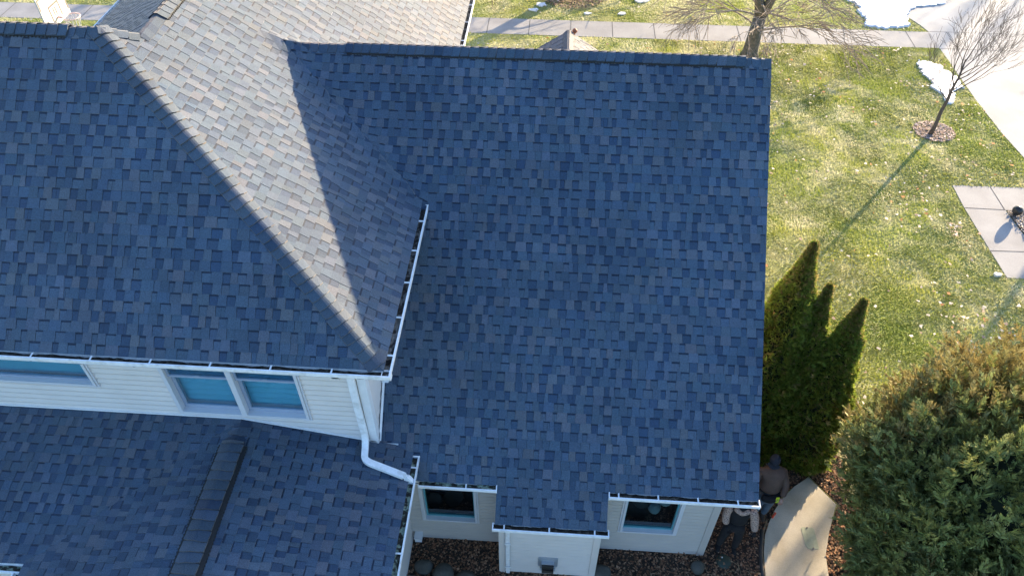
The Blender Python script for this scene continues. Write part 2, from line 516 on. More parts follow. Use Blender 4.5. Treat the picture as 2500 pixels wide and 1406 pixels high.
def ridge_vent(name, parent, p0, p1, gA, gB, width=0.165, h=0.022):
    m = MB(); p0 = Vector(p0); p1 = Vector(p1); gA = Vector(gA).normalized(); gB = Vector(gB).normalized(); up = Vector((0, 0, 1))
    def pr(p): return [p + gA * width + up * (-0.02), p + gA * width + up * h, p + up * (h + 0.008), p + gB * width + up * h, p + gB * width + up * (-0.02)]
    A = pr(p0); B = pr(p1)
    for k in range(4): m.face([A[k], A[k + 1], B[k + 1], B[k]])
    m.face(A); m.face(B[::-1])
    d = (p1 - p0); L = d.length; d.normalize()
    n = int(L / 0.05)
    for g in (gA, gB):          # louvre ribs
        for i in range(n):
            c = p0 + d * (i * 0.05 + 0.02) + g * (width + 0.006) + up * (h * 0.45)
            m.box(c, (0.012, 0.012, 0.02))
    return m.build(name, 'vent_mesh', parent)

def gutter(parent, a, b, out, nb, deb='debris', seed=1, caps_=(True, True), off=0.35, step=0.62, fill=-0.055):
    """K-style gutter from a to b; out: outward unit xy"""
    a = Vector(a); b = Vector(b); out = Vector((out[0], out[1], 0)); d = (b - a); L = d.length; d.normalize()
    P = [(0.0, 0.0), (0.0, -0.105), (0.085, -0.105), (0.118, -0.05), (0.118, 0.006), (0.096, 0.006), (0.096, -0.004), (0.110, -0.004),
         (0.110, -0.048), (0.080, -0.097), (0.006, -0.097), (0.006, 0.0)]
    m = MB(); up = Vector((0, 0, 1))
    A = [a + out * x + up * z for x, z in P]; B = [b + out * x + up * z for x, z in P]
    n = len(P)
    for k in range(n):
        m.face([A[k], A[(k + 1) % n], B[(k + 1) % n], B[k]])
    endp = [(0.0, 0.010), (0.0, -0.107), (0.087, -0.107), (0.122, -0.05), (0.122, 0.010)]
    for e, on, dd in ((a, caps_[0], -1), (b, caps_[1], 1)):
        if not on: continue
        q = [e + out * x + up * z for x, z in endp]; q2 = [v + d * dd * 0.006 for v in q]
        q = [v - d * dd * 0.010 for v in q]
        m.face(q); m.face(q2[::-1])
        for k in range(5): m.face([q[k], q[(k + 1) % 5], q2[(k + 1) % 5], q2[k]])
    g = m.build('gutter', 'white_metal', parent)
    t = off
    while t < L - 0.05:
        h = MB(); c = a + d * t + out * 0.05 + up * 0.002
        rot = Matrix(((d.x, out.x, 0), (d.y, out.y, 0), (0, 0, 1)))
        h.box(c, (0.016, 0.088, 0.006), rot); h.box(c + d * 0.012 + up * 0.004, (0.004, 0.088, 0.008), rot)
        h.build('gutter_hanger', 'white_metal', g)
        t += step
    # debris lying in the gutter
    rng = random.Random(seed); m = MB(); ns = max(4, int(L / 0.05)); prev = None
    for i in range(ns + 1):
        c = a + d * (L * i / ns)
        base = fill + 0.012 * math.sin(i * 0.45 + seed) + rng.uniform(-0.012, 0.014)
        row = [c + out * x + up * (base + rng.uniform(-0.010, 0.014) if 0 < j < 4 else base) for j, x in enumerate((0.007, 0.03, 0.055, 0.08, 0.108))]
        if prev:
            for j in range(4): m.face([prev[j], row[j], row[j + 1], prev[j + 1]])
        prev = row
    m.build('gutter_debris', deb, g)
    return g

# ================================================================= ground
def rect(x0, y0, x1, y1): return [(x0, y0), (x1, y0), (x1, y1), (x0, y1)]
m = MB(); m.face([(-250, -200, 0), (250, -200, 0), (250, 300, 0), (-250, 300, 0)])
struct(m.build('ground', 'lawn_soil'))

GL = MB(); GL.prism(rect(-40, 25.25, 13.12, 26.42), -0.05, 0.012)
side = GL.build('sidewalk', 'concrete'); struct(side)
m = MB()
for i in range(-14, 11):
    x = 0.40 + i * 1.487
    m.face([(x - 0.009, 25.25, 0.016), (x + 0.009, 25.25, 0.016), (x + 0.009, 26.42, 0.016), (x - 0.009, 26.42, 0.016)])
m.build('sidewalk_joint', 'joint', side)
m = MB()
m.prism([(13.12, 25.25), (13.12, 26.42), (12.98, 26.9), (12.64, 27.7), (12.2, 28.9), (12.0, 31.0), (22, 31.0), (22, 12), (15.0, 12.0), (13.52, 18.6), (13.30, 20.2), (13.19, 22.0)], -0.05, 0.014)
drv = struct(m.build('driveway', 'concrete_bright'))
m = MB()
for y in (25.22, 26.45):
    m.face([(13.15, y - 0.009, 0.018), (22, y - 0.009, 0.018), (22, y + 0.009, 0.018), (13.15, y + 0.009, 0.018)])
for x in (13.72, 15.2): m.face([(x, 25.23, 0.018), (x + 0.018, 25.23, 0.018), (x + 0.018, 26.44, 0.018), (x, 26.44, 0.018)])
m.build('driveway_joint', 'joint', drv)
m = MB()
m.prism([(10.99, 17.47), (10.98, 16.5), (11.05, 14.8), (11.10, 13.87), (12.45, 13.80), (12.10, 15.7), (12.03, 16.48), (15, 16.5), (15, 17.5)], -0.05, 0.016)
fw = struct(m.build('front_walk', 'concrete'))
m = MB()
for a, b in (((10.98, 16.5), (12.03, 16.48)), ((11.05, 14.82), (12.25, 14.85)), ((12.02, 16.5), (12.0, 17.48))):
    d = Vector((b[0] - a[0], b[1] - a[1])).normalized(); n = Vector((-d.y, d.x)) * 0.009
    m.face([(a[0] + n.x, a[1] + n.y, 0.020), (b[0] + n.x, b[1] + n.y, 0.020), (b[0] - n.x, b[1] - n.y, 0.020), (a[0] - n.x, a[1] - n.y, 0.020)])
m.build('walk_joint', 'joint', fw)
# curved walk beside the house
WALK = [(5.17, 8.00), (4.86, 7.78), (4.60, 7.52), (4.42, 7.28), (4.27, 7.02), (4.15, 6.76), (4.08, 6.45), (4.05, 6.2), (4.02, 5.8), (4.0, 4.5), (5.1, 4.5), (5.12, 6.0), (5.16, 6.45), (5.32, 6.9), (5.57, 7.46)]
m = MB(); m.prism(WALK[::-1], -0.05, 0.05)
struct(m.build('curved_walk', 'concrete_warm'))

# mulch bed ground
BED = [(-2.25, 6.4), (-2.25, 3.5), (4.1, 3.5), (4.1, 6.5), (4.3, 7.1), (4.62, 7.6), (5.2, 8.05), (5.7, 7.4), (6.0, 8.0), (5.6, 9.6), (4.4, 10.4), (2.95, 10.4), (2.95, 6.4)]
m = MB(); m.face([(x, y, 0.006) for x, y in BED])
struct(m.build('mulch_bed_ground', 'soil'))

BED2 = [(5.06, 3.5), (9.2, 3.5), (9.2, 7.6), (6.4, 8.1), (5.72, 7.45), (5.58, 7.40), (5.30, 6.85), (5.14, 6.40), (5.08, 6.0)]
m = MB(); m.face([(x, y, 0.006) for x, y in BED2])
struct(m.build('shrub_bed_ground', 'soil'))

def inpoly(x, y, poly):
    c = np.zeros(x.shape, bool); n = len(poly)
    for i in range(n):
        x1, y1 = poly[i]; x2, y2 = poly[(i + 1) % n]
        if y1 == y2: continue
        c ^= ((y1 > y) != (y2 > y)) & (x < (x2 - x1) * (y - y1) / (y2 - y1) + x1)
    return c
def bulk(name, V, Fv, tint, m, label, cat=None, kind='stuff'):
    """V (n,k,3) polygons of k verts; tint (n,3)"""
    n, k, _ = V.shape
    me = bpy.data.meshes.new(name)
    me.vertices.add(n * k); me.loops.add(n * k); me.polygons.add(n)
    me.vertices.foreach_set('co', V.reshape(-1).astype(np.float32))
    me.loops.foreach_set('vertex_index', np.arange(n * k, dtype=np.int32))
    me.polygons.foreach_set('loop_start', np.arange(0, n * k, k, dtype=np.int32))
    me.polygons.foreach_set('loop_total', np.full(n, k, dtype=np.int32))
    at = me.attributes.new('tint', 'FLOAT_COLOR', 'CORNER')
    c = np.ones((n, k, 4), np.float32); c[:, :, :3] = tint[:, None, :]
    at.data.foreach_set('color', c.reshape(-1))
    me.materials.append(MATS[m]); me.update(); me.validate()
    o = bpy.data.objects.new(name, me); COL.objects.link(o)
    if kind: o['kind'] = kind
    if label: o['label'] = label
    if cat: o['category'] = cat
    return o
def vnoise(x, y, sc, seed):
    """smooth value noise"""
    r = np.random.RandomState(seed); G = r.rand(64, 64)
    X = x / sc; Y = y / sc; xi = np.floor(X).astype(int); yi = np.floor(Y).astype(int); fx = X - xi; fy = Y - yi
    fx = fx * fx * (3 - 2 * fx); fy = fy * fy * (3 - 2 * fy)
    g = lambda a, b: G[a % 64, b % 64]
    return (g(xi, yi) * (1 - fx) + g(xi + 1, yi) * fx) * (1 - fy) + (g(xi, yi + 1) * (1 - fx) + g(xi + 1, yi + 1) * fx) * fy

DRIVE = [(13.12, 25.25), (13.12, 26.42), (12.98, 26.9), (12.64, 27.7), (12.2, 28.9), (12.0, 31.0), (22, 31.0), (22, 12), (15.0, 12.0), (13.52, 18.6), (13.30, 20.2), (13.19, 22.0)]
FWK = [(10.99, 17.47), (10.98, 16.5), (11.05, 14.8), (11.10, 13.87), (12.45, 13.80), (13.5, 13.8), (15, 13.8), (15, 17.5)]
SNOW_A = [(10.80, 28.9), (12.9, 29.6), (14.5, 29.2), (14.4, 28.7), (13.1, 28.3), (12.72, 27.64), (12.58, 26.80), (12.1, 26.62), (11.45, 26.55), (10.95, 26.72), (11.15, 27.2), (10.92, 27.75), (11.1, 28.2)]
SNOW_B = [(12.07, 24.32), (12.45, 24.28), (12.7, 24.05), (13.05, 23.3), (13.00, 22.68), (12.62, 22.3), (12.5, 21.9), (12.2, 21.6), (12.22, 22.2), (12.02, 22.6), (12.2, 23.0), (11.98, 23.5)]
RINGS = [((11.30, 20.08), 0.62)]
def lawn():
    rs = np.random.RandomState(5)
    zones = [(3.3, 8.0, 13.6, 25.25, 255000), (-22, 23.2, 3.4, 25.25, 36000), (-22, 26.42, 13.1, 30.5, 100000), (3.3, 22, 13.2, 25.25, 9000), (11.0, 8, 14.5, 14.0, 16000)]
    X = []; Y = []
    for x0, y0, x1, y1, n in zones:
        X.append(rs.uniform(x0, x1, n)); Y.append(rs.uniform(y0, y1, n))
    x = np.concatenate(X); y = np.concatenate(Y)
    keep = ~inpoly(x, y, DRIVE) & ~inpoly(x, y, FWK) & ~inpoly(x, y, BED) & ~inpoly(x, y, SNOW_A) & ~inpoly(x, y, SNOW_B) & ~inpoly(x, y, WALK)
    keep &= ~((y > 25.24) & (y < 26.43))
    for (cx, cy), r in RINGS: keep &= ((x - cx) ** 2 + ((y - cy) * 1.15) ** 2) > r * r * (0.85 + 0.3 * vnoise(x, y, 0.2, 9)) ** 2
    # the house footprint
    keep &= ~((x < 3.0) & (y < 16.2))
    x = x[keep]; y = y[keep]; n = len(x)
    big = vnoise(x, y, 2.6, 1); med = vnoise(x, y, 0.8, 2); sm = vnoise(x, y, 0.25, 3)
    near = np.clip((6.4 - x) / 2.2, 0, 1) * np.clip(0.35 + 1.5 * (vnoise(x * 0.5, y, 0.45, 17) - 0.3), 0, 1.2)                     # straw-coloured turf along the house
    straw = 0.32 * big + 0.36 * med + 0.32 * sm
    straw = np.clip((straw - 0.47) * 3.4 + near * 1.0, 0, 1)
    dirm = vnoise(x, y, 0.9, 7) * 6.28 + rs.normal(0, 0.8, n)
    L = rs.uniform(0.03, 0.065, n); lean = rs.uniform(0.7, 1.45, n)
    wd = rs.uniform(0.008, 0.016, n)
    dx = np.cos(dirm) * np.sin(lean) * L; dy = np.sin(dirm) * np.sin(lean) * L; dz = np.cos(lean) * L + 0.012
    sxv = -np.sin(dirm) * wd; syv = np.cos(dirm) * wd
    V = np.zeros((n, 3, 3))
    V[:, 0] = np.stack([x - sxv, y - syv, np.full(n, 0.0)], 1)
    V[:, 1] = np.stack([x + sxv, y + syv, np.full(n, 0.0)], 1)
    V[:, 2] = np.stack([x + dx, y + dy, dz], 1)
    sv = np.clip(straw * 0.70 + 0.05 + rs.normal(0, 0.13, n), 0, 1)[:, None]
    g1 = np.array([0.24, 0.32, 0.045]); g2 = np.array([0.42, 0.43, 0.085]); st = np.array([0.80, 0.74, 0.54])
    k = np.clip(vnoise(x, y, 1.1, 4)[:, None] * 0.7 + 0.3 * rs.rand(n, 1), 0, 1)
    colr = (g1 * (1 - k) + g2 * k) * (1 - sv) + st * sv
    colr *= (0.88 + 0.24 * rs.rand(n, 1))
    bulk('lawn_grass', V, None, colr, 'blade', 'short winter lawn grass, green with straw coloured patches', 'grass')
lawn()

def flakes(name, X, Y, Z, size, cols, seed, label, cat, m='leaf', flat=0.5):
    rs = np.random.RandomState(seed); n = len(X)
    s = rs.uniform(size[0], size[1], n); a = rs.uniform(0, 6.28, n)
    tx = rs.normal(0, flat, n); ty = rs.normal(0, flat, n)
    V = np.zeros((n, 4, 3)); asp = rs.uniform(0.45, 0.9, n)
    for k, (u, v) in enumerate(((-1, -.6), (1, -.8), (.8, 1), (-.7, .8))):
        px = u * s; py = v * s * asp
        gx = px * np.cos(a) - py * np.sin(a); gy = px * np.sin(a) + py * np.cos(a)
        V[:, k] = np.stack([X + gx, Y + gy, Z + np.abs(gx * tx + gy * ty) + 0.002], 1)
    c = np.array(cols)[rs.randint(0, len(cols), n)] * (0.7 + 0.6 * rs.rand(n, 1))
    return bulk(name, V, None, c, m, label, cat)
def litter():
    rs = np.random.RandomState(11)
    x = rs.uniform(3.5, 13.4, 9000); y = rs.uniform(8.2, 25.2, 9000)
    d = 0.5 * vnoise(x, y, 1.6, 21) + 0.5 * vnoise(x, y, 0.5, 22)
    dens = np.clip((d - 0.50) * 4, 0.08, 1) * 0.26
    dens += 0.5 * np.exp(-((x - 4.9) ** 2 / 0.25)) * np.clip((vnoise(x, y, 0.9, 23) - 0.6) * 4, 0, 1) * (y > 17)   # drifts along the house
    dens += 0.9 * np.exp(-(((x - 10.4) / 0.28) ** 2 + ((y - 15.5) / 0.4) ** 2))
    dens += 0.5 * np.exp(-(((x - 9.7) / 0.8) ** 2 + ((y - 12.4) / 0.8) ** 2))
    keep = (rs.rand(9000) < dens) & ~inpoly(x, y, FWK) & ~inpoly(x, y, DRIVE)
    x = x[keep]; y = y[keep]
    x2 = rs.uniform(-20, 13, 300); y2 = rs.choice([rs.uniform(23.5, 25.2), 0], 300) * 0 + np.where(rs.rand(300) < 0.4, rs.uniform(23.6, 25.2, 300), rs.uniform(26.5, 29.5, 300))
    x = np.concatenate([x, x2]); y = np.concatenate([y, y2])
    flakes('fallen_leaves', x, y, np.full(len(x), 0.05), (0.018, 0.055), [(0.60, 0.50, 0.43), (0.62, 0.52, 0.45), (0.42, 0.28, 0.20), (0.66, 0.60, 0.54), (0.50, 0.20, 0.05)], 12,
           'dry curled leaves scattered over the lawn', 'leaves')
litter()
def chips():
    rs = np.random.RandomState(31)
    n = 60000
    x = rs.uniform(-2.2, 6.0, n); y = rs.uniform(4.6, 10.4, n)
    keep = inpoly(x, y, BED) & ~inpoly(x, y, WALK)
    x = x[keep]; y = y[keep]
    f = flakes('wood_chip_mulch', x, y, rs.uniform(0.008, 0.03, len(x)), (0.008, 0.026), [(0.23, 0.105, 0.055), (0.28, 0.15, 0.08), (0.14, 0.07, 0.04), (0.38, 0.23, 0.14), (0.06, 0.04, 0.028)], 32,
           'brown wood chip mulch along the foot of the house wall', 'mulch', 'chips', 0.7)
    x = rs.uniform(5.0, 7.6, 16000); y = rs.uniform(4.2, 8.1, 16000)
    keep = inpoly(x, y, BED2) & ~inpoly(x, y, WALK); x = x[keep]; y = y[keep]
    flakes('shrub_bed_mulch', x, y, rs.uniform(0.008, 0.03, len(x)), (0.008, 0.028), [(0.23, 0.105, 0.055), (0.28, 0.15, 0.08), (0.14, 0.07, 0.04), (0.34, 0.22, 0.13)], 36,
           'reddish brown mulch between the curved walk and the big shrub', 'mulch', 'chips', 0.7)
    # ring round the sapling
    a = rs.uniform(0, 6.28, 1500); r = 0.60 * np.sqrt(rs.rand(1500))
    flakes('mulch_ring_chips', 11.30 + r * np.cos(a), 20.08 + r * np.sin(a) * 0.9, rs.uniform(0.02, 0.04, 1500), (0.012, 0.035), [(0.42, 0.31, 0.26), (0.30, 0.20, 0.15), (0.50, 0.40, 0.35), (0.22, 0.14, 0.11)], 33,
           'round ring of pinkish brown mulch at the foot of the sapling', 'mulch', 'chips', 0.5)
    a = rs.uniform(0, 6.28, 1800); r = 1.25 * np.sqrt(rs.rand(1800))
    flakes('shaded_mulch_ring_chips', 0.45 + r * np.cos(a), 28.5 + r * np.sin(a), rs.uniform(0.05, 0.07, 1800), (0.015, 0.05), [(0.20, 0.13, 0.08), (0.14, 0.09, 0.06), (0.32, 0.22, 0.15)], 34,
           'brown mulch under the street tree beyond the sidewalk', 'mulch', 'chips', 0.5)
    # gravel bed by the front walk
    GV = [(12.06, 16.46), (12.12, 15.7), (12.48, 13.7), (14, 13.7), (14, 16.46)]
    mm = MB(); mm.face([(px, py, 0.008) for px, py in GV]); struct(mm.build('gravel_bed_ground', 'soil'))
    x = rs.uniform(12.0, 14, 9000); y = rs.uniform(13.7, 16.45, 9000); k = inpoly(x, y, GV); x = x[k]; y = y[k]
    flakes('gravel_bed', x, y, rs.uniform(0.01, 0.04, len(x)), (0.012, 0.03), [(0.42, 0.38, 0.35), (0.30, 0.27, 0.25), (0.55, 0.50, 0.46), (0.2, 0.17, 0.15)], 35,
           'pinkish grey gravel bed inside the corner of the front walk', 'gravel', 'chips', 0.8)
chips()

# snow -------------------------------------------------------------------
def snow(poly, label, seed, h=0.06, m_='snow'):
    rng = random.Random(seed); P = []
    n = len(poly)
    for i in range(n):
        a = poly[i]; b = poly[(i + 1) % n]; L = math.hypot(b[0] - a[0], b[1] - a[1]); k = max(1, int(L / 0.09))
        for j in range(k):
            t = j / k; w_ = 0.075 if L > 0.3 else 0.03
            P.append((a[0] + (b[0] - a[0]) * t + rng.uniform(-w_, w_), a[1] + (b[1] - a[1]) * t + rng.uniform(-w_, w_)))
    cx = sum(p[0] for p in P) / len(P); cy = sum(p[1] for p in P) / len(P)
    m = MB(); N = len(P); i0 = 0
    for k, z in ((1.0, 0.0), (0.99, h * 0.7), (0.965, h)):
        m.v.extend([(cx + (x - cx) * k, cy + (y - cy) * k, z) for x, y in P])
    for j in range(2):
        for k in range(N):
            a = j * N + k; b = j * N + (k + 1) % N
            m.f.append((a, b, b + N, a + N)); m.t.append(None)
    m.f.append(tuple(range(2 * N, 3 * N))); m.t.append(None)
    o = m.build('snow_patch', m_, None)
    tag(o, label, 'snow patch', 'snow patches left on the grass')
snow(SNOW_A, 'big patch of white snow between the far grass strip and the driveway', 1)
snow(SNOW_B, 'long patch of melting snow on the lawn behind the sapling', 2)
def blob(x, y, r, seed):
    rng = random.Random(seed)
    return [(x + r * math.cos(a) * rng.uniform(0.5, 1.3), y + r * 0.6 * math.sin(a) * rng.uniform(0.5, 1.3)) for a in [i * 0.9 for i in range(7)]]
snow(blob(-0.75, 27.6, 0.30, 3), 'small leftmost scrap of snow in the grass beyond the sidewalk', 3, 0.05)
snow(blob(-0.95, 27.15, 0.22, 8), 'scrap of snow just below the leftmost scrap beyond the sidewalk', 8, 0.045)
snow(blob(1.05, 27.0, 0.18, 4), 'small scrap of snow between the mulch patch and the sidewalk', 4, 0.04)
snow(blob(2.25, 27.05, 0.16, 5), 'small pair of snow crumbs right of the mulch patch', 5, 0.04)
snow(blob(3.0, 28.2, 0.30, 6), 'scrap of snow at the top edge beyond the sidewalk', 6, 0.05)
snow(blob(10.9, 13.95, 0.13, 7), 'single lump of white snow beside the lower corner of the front walk', 7, 0.06)

# ================================================================= house
house = thing('house', 'white sided house with steep blue grey shingle roofs and white gutters', 'house')
gxp = (1, 0, -SX); gxm = (-1, 0, -SX)
# --- roofs
shingles('main_roof', house, z_r1, 'x', [rect(XWU - 1.9, YW + 0.01, XR, YR), rect(-2.15, YE - 0.02, XR, YW + 0.01), rect(XBL, YB - 0.02, XBR, YE - 0.02)], 3,
         other=z_rx, s_of=(1, YE - 0.02, S1), dom=lambda x, y: x < XE + 0.02)
# rectangle reaching the valley with the upper roof
MAINX = XE - (ZR - ZE) / SX
shingles('main_roof_back', house, z_r1, 'x', [rect(MAINX, YR, XR, YR + 5.1)], 4, s_of=(-1, YR + 5.12, S1))
shingles('upper_roof_side', house, z_rx, 'y',
         [[(XA, YA), (XE + 0.02, YEU - 0.03), (XE + 0.02, YB0), (XB, YB0)], rect(XB, YB0, XE + 0.02, 19.0)], 5, other=z_r1, s_of=(-1, XE + 0.02, SX))
z_uf = lambda x, y: ZE + SF * (y - YEU)
shingles('upper_roof_front', house, z_uf, 'x', [[(-14, YEU - 0.02), (XE + 0.02, YEU - 0.02), (XA, YA), (-14, YA)]], 6, s_of=(1, YEU - 0.02, SF))
z_ub = lambda x, y: HA - SF * (y - YA)
shingles('upper_roof_back', house, z_ub, 'x', [[(-14, YA), (XA, YA), (XB, YB0), (XB, YA + 3.27), (-14, YA + 3.27)]], 7, s_of=(-1, YA + 3.29, SF))
SXL = (HB - ZE) / (XB - XEL)
z_ul = lambda x, y: HB - SXL * (XB - x)
shingles('far_wing_roof', house, z_ul, 'y', [rect(XEL, YB0, XB, 19.0)], 8, s_of=(1, XEL - 0.02, SXL))
shingles('low_roof_side', house, z_cr, 'y', [rect(XC, -1.0, XCR + 0.02, YW - 0.008)], 9, s_of=(-1, XCR + 0.02, SCc))
z_cl = lambda x, y: ZC - SCc * (XC - x)
shingles('low_roof_left', house, z_cl, 'y', [rect(XCL, -1.0, XC, YW - 0.008)], 10, s_of=(1, XCL - 0.02, SCc), other=z_l, K=0.10)
shingles('low_roof_front', house, z_l, 'x', [rect(-14, YLE, XC, YW - 0.008)], 12, s_of=(1, YLE - 0.02, SL), other=z_cl, K=0.10)
# --- decks (rake boards / sheathing)
deck('roof_deck', house, z_r1, rect(XWU - 1.0, YW, XR - 0.012, YR))
deck('roof_deck', house, z_r1, rect(-2.1, YE, XR - 0.012, YW))
deck('roof_deck', house, z_r1, rect(XBL + 0.012, YB, XBR - 0.012, YE))
deck('roof_deck', house, z_r1, rect(MAINX + 0.3, YR, XR - 0.012, YR + 5.1))
deck('roof_deck', house, z_rx, [(XA, YA), (XE, YEU), (XE, 18.98), (XB, 18.98), (XB, YB0)])
deck('roof_deck', house, z_uf, [(-14, YEU), (XE, YEU), (XA, YA), (-14, YA)])
deck('roof_deck', house, z_ub, [(-14, YA), (XA, YA), (XB, YB0), (XB, YA + 3.25), (-14, YA + 3.25)])
deck('roof_deck', house, z_ul, rect(XEL, YB0, XB, 18.98))
deck('roof_deck', house, z_cr, rect(XC, -0.98, XCR, YW - 0.01))
deck('roof_deck', house, z_cl, rect(XCL, -0.98, XC, YW - 0.01))
deck('roof_deck', house, z_l, rect(-14, YLE, XCL + 0.3, YW - 0.01))
# --- caps and vents
gf = (0, -1, -S1); gb = (0, 1, -S1)
caps('ridge_cap', house, (-0.0 + 2.86, YR, ZR + 0.004), (XR, YR, ZR + 0.004), gf, gb, seed=1)
ridge_vent('ridge_vent', house, (-3.35, YR, ZR + 0.01), (2.86, YR, ZR + 0.01), gf, gb)
caps('ridge_cap', house, (2.90, YR, ZR + 0.036), (-3.36, YR, ZR + 0.036), gf, gb, seed=2, width=0.16)
caps('ridge_cap', house, (-3.38, YR, ZR + 0.008), (MAINX - 0.02, YR, ZR + 0.008), gf, gb, seed=22)
gff = (0, -1, -SF); gfb = (0, 1, -SF)
ridge_vent('ridge_vent', house, (-14, YA, HA + 0.01), (XA - 0.42, YA, HA + 0.01), gff, gfb)
caps('ridge_cap', house, (XA - 0.38, YA, HA + 0.036), (-14, YA, HA + 0.036), gff, gfb, seed=3, width=0.16)
caps('ridge_cap', house, (XA - 0.0, YA, HA + 0.006), (XA - 0.40, YA, HA + 0.006), gff, gfb, seed=4)
# front hip
hd = Vector((XA - XE, YA - YEU, HA - ZE)).normalized()
def downperp(nrm):
    g = Vector(nrm).cross(hd)
    return g if g.z < 0 else -g
NF_ = (0, -SF, 1); NX_ = (SX, 0, 1)
caps('hip_cap', house, Vector((XE, YEU, ZE)) + hd * 0.05 + Vector((0, 0, 0.012)), (XA, YA, HA + 0.02), downperp(NF_), downperp(NX_), seed=5, width=0.155, th=0.020)
hd2 = Vector((XB - XA, YB0 - YA, HB - HA)).normalized(); hd = hd2
caps('hip_cap', house, (XB, YB0, HB + 0.012), (XA, YA, HA + 0.02), downperp((0, SF, 1)), downperp(NX_), seed=6, width=0.14)
caps('ridge_cap', house, (XB, YB0 + 0.62, HB + 0.008), (XB, YB0 - 0.02, HB + 0.008), gxp, (-1, 0, -SXL), seed=7)
ridge_vent('ridge_vent', house, (XB, YB0 + 0.62, HB + 0.01), (XB, 18.9, HB + 0.01), gxp, (-1, 0, -SXL))
caps('ridge_cap', house, (XB, YB0 + 0.58, HB + 0.036), (XB, 18.9, HB + 0.036), gxp, (-1, 0, -SXL), seed=8, width=0.16, th=0.004)
gc1 = (1, 0, -SCc); gc2 = (-1, 0, -SCc)
ridge_vent('ridge_vent', house, (XC, -0.9, ZC + 0.01), (XC, 5.86, ZC + 0.01), gc1, gc2, width=0.212, h=0.02)  # dark base widened past the caps to draw shade lines along both edges
caps('ridge_cap', house, (XC, -0.9, ZC + 0.062), (XC, 5.90, ZC + 0.062), gc1, gc2, seed=9, width=0.165, exposure=0.15, th=0.024)
caps('ridge_cap', house, (XC, 5.88, ZC + 0.004), (XC, YW - 0.02, ZC + 0.004), gc1, gc2, seed=10, width=0.16)
# --- gutters
gutter(house, (-14, YEU, ZE - 0.02), (XE + 0.118, YEU, ZE - 0.02), (0, -1), 0, seed=1, caps_=(True, False), off=0.42, step=0.78)
gutter(house, (XE, YEU - 0.118, ZE - 0.018), (XE, YR - (ZR - ZE) / S1 - 0.02, ZE - 0.018), (1, 0), 0, 'grey_sediment', seed=2, caps_=(False, True), off=0.35, step=0.66, fill=-0.038)
gutter(house, (XE, 14.2, ZE - 0.018), (XE, 19, ZE - 0.018), (1, 0), 0, 'grey_sediment', seed=3, off=0.2, step=0.8)
gutter(house, (XEL, 12.6, ZE - 0.02), (XEL, 19, ZE - 0.02), (-1, 0), 0, seed=4, off=0.4, step=0.8)
z1e = z_r1(0, YE)
gutter(house, (-1.80, YE, z1e - 0.015), (XBL, YE, z1e - 0.015), (0, -1), 0, 'moss', seed=5, caps_=(False, True), off=0.72, step=0.9, fill=-0.04)
gutter(house, (XBR + 0.01, YE, z1e - 0.015), (XR + 0.01, YE, z1e - 0.015), (0, -1), 0, seed=6, off=0.14, step=0.59, fill=-0.045)
gutter(house, (XBL - 0.03, YB, z_r1(0, YB) - 0.015), (XBR + 0.03, YB, z_r1(0, YB) - 0.015), (0, -1), 0, seed=7, off=0.17, step=0.68, fill=-0.045)
zc_e = z_cr(XCR, 0)
gutter(house, (XCR, -1, zc_e - 0.02), (XCR, 6.19, zc_e - 0.02), (1, 0), 0, 'moss', seed=8, off=0.24, step=1.35, fill=-0.04)
gutter(house, (-14, YLE, z_l(0, YLE) - 0.02), (XCL - 0.0, YLE, z_l(0, YLE) - 0.02), (0, -1), 0, 'moss', seed=9, caps_=(True, False), off=0.6, step=0.75)
gutter(house, (XCL, -1, z_cl(XCL, 0) - 0.015), (XCL, YLE - 0.1, z_cl(XCL, 0) - 0.015), (-1, 0), 0, 'moss', seed=10, caps_=(True, False), off=0.5, step=0.9)

# --- walls with lap siding
def siding(name, parent, axis, c, out, rects, m_, row=0.105, zoff=0.0, clipz=None):
    """axis 'x': wall plane y=c spanning x; axis 'y': plane x=c spanning y. out = outward sign"""
    mb = MB()
    def P(u, z, h):
        return (u, c + out * h, z) if axis == 'x' else (c + out * h, u, z)
    for (u0, z0, u1, z1) in rects:
        k = int(math.floor((z0 - zoff) / row))
        while zoff + k * row < z1:
            a = zoff + k * row; b = a + row
            lo = max(a, z0); hi = min(b, z1)
            if hi - lo > 1e-4:
                def hp(z):
                    t = (z - a) / row
                    return 0.004 + 0.014 * t / 0.40 if t < 0.40 else 0.018 - 0.017 * (t - 0.40) / 0.60
                lv = [lo] + ([a + 0.40 * row] if lo < a + 0.40 * row < hi else []) + [hi]
                for za, zb in zip(lv, lv[1:]):
                    if clipz:
                        pts = clip([(u0, za), (u1, za), (u1, zb), (u0, zb)], clipz)
                        if pts: mb.face([P(u, z, hp(z)) for u, z in pts])
                    else:
                        mb.face([P(u0, za, hp(za)), P(u1, za, hp(za)), P(u1, zb, hp(zb)), P(u0, zb, hp(zb))])
                if not clipz: mb.face([P(u0, lo, 0.0), P(u1, lo, 0.0), P(u1, lo, hp(lo)), P(u0, lo, hp(lo))])
            k += 1
        if not clipz:
            mb.face([P(u0, z0, -0.0), P(u1, z0, -0.0), P(u1, z1, 0.0), P(u0, z1, 0.0)])
    return mb.build(name, m_, parent)
def around(u0, z0, u1, z1, holes):
    """rectangles round holes (sorted by u, disjoint)"""
    out = []; cu = u0
    for (a, b, c_, d) in holes:
        out.append((cu, z0, a, z1))
        out.append((a, z0, c_, b)); out.append((a, d, c_, z1))
        cu = c_
    out.append((cu, z0, u1, z1))
    return [r for r in out if r[2] - r[0] > 1e-3 and r[3] - r[1] > 1e-3]

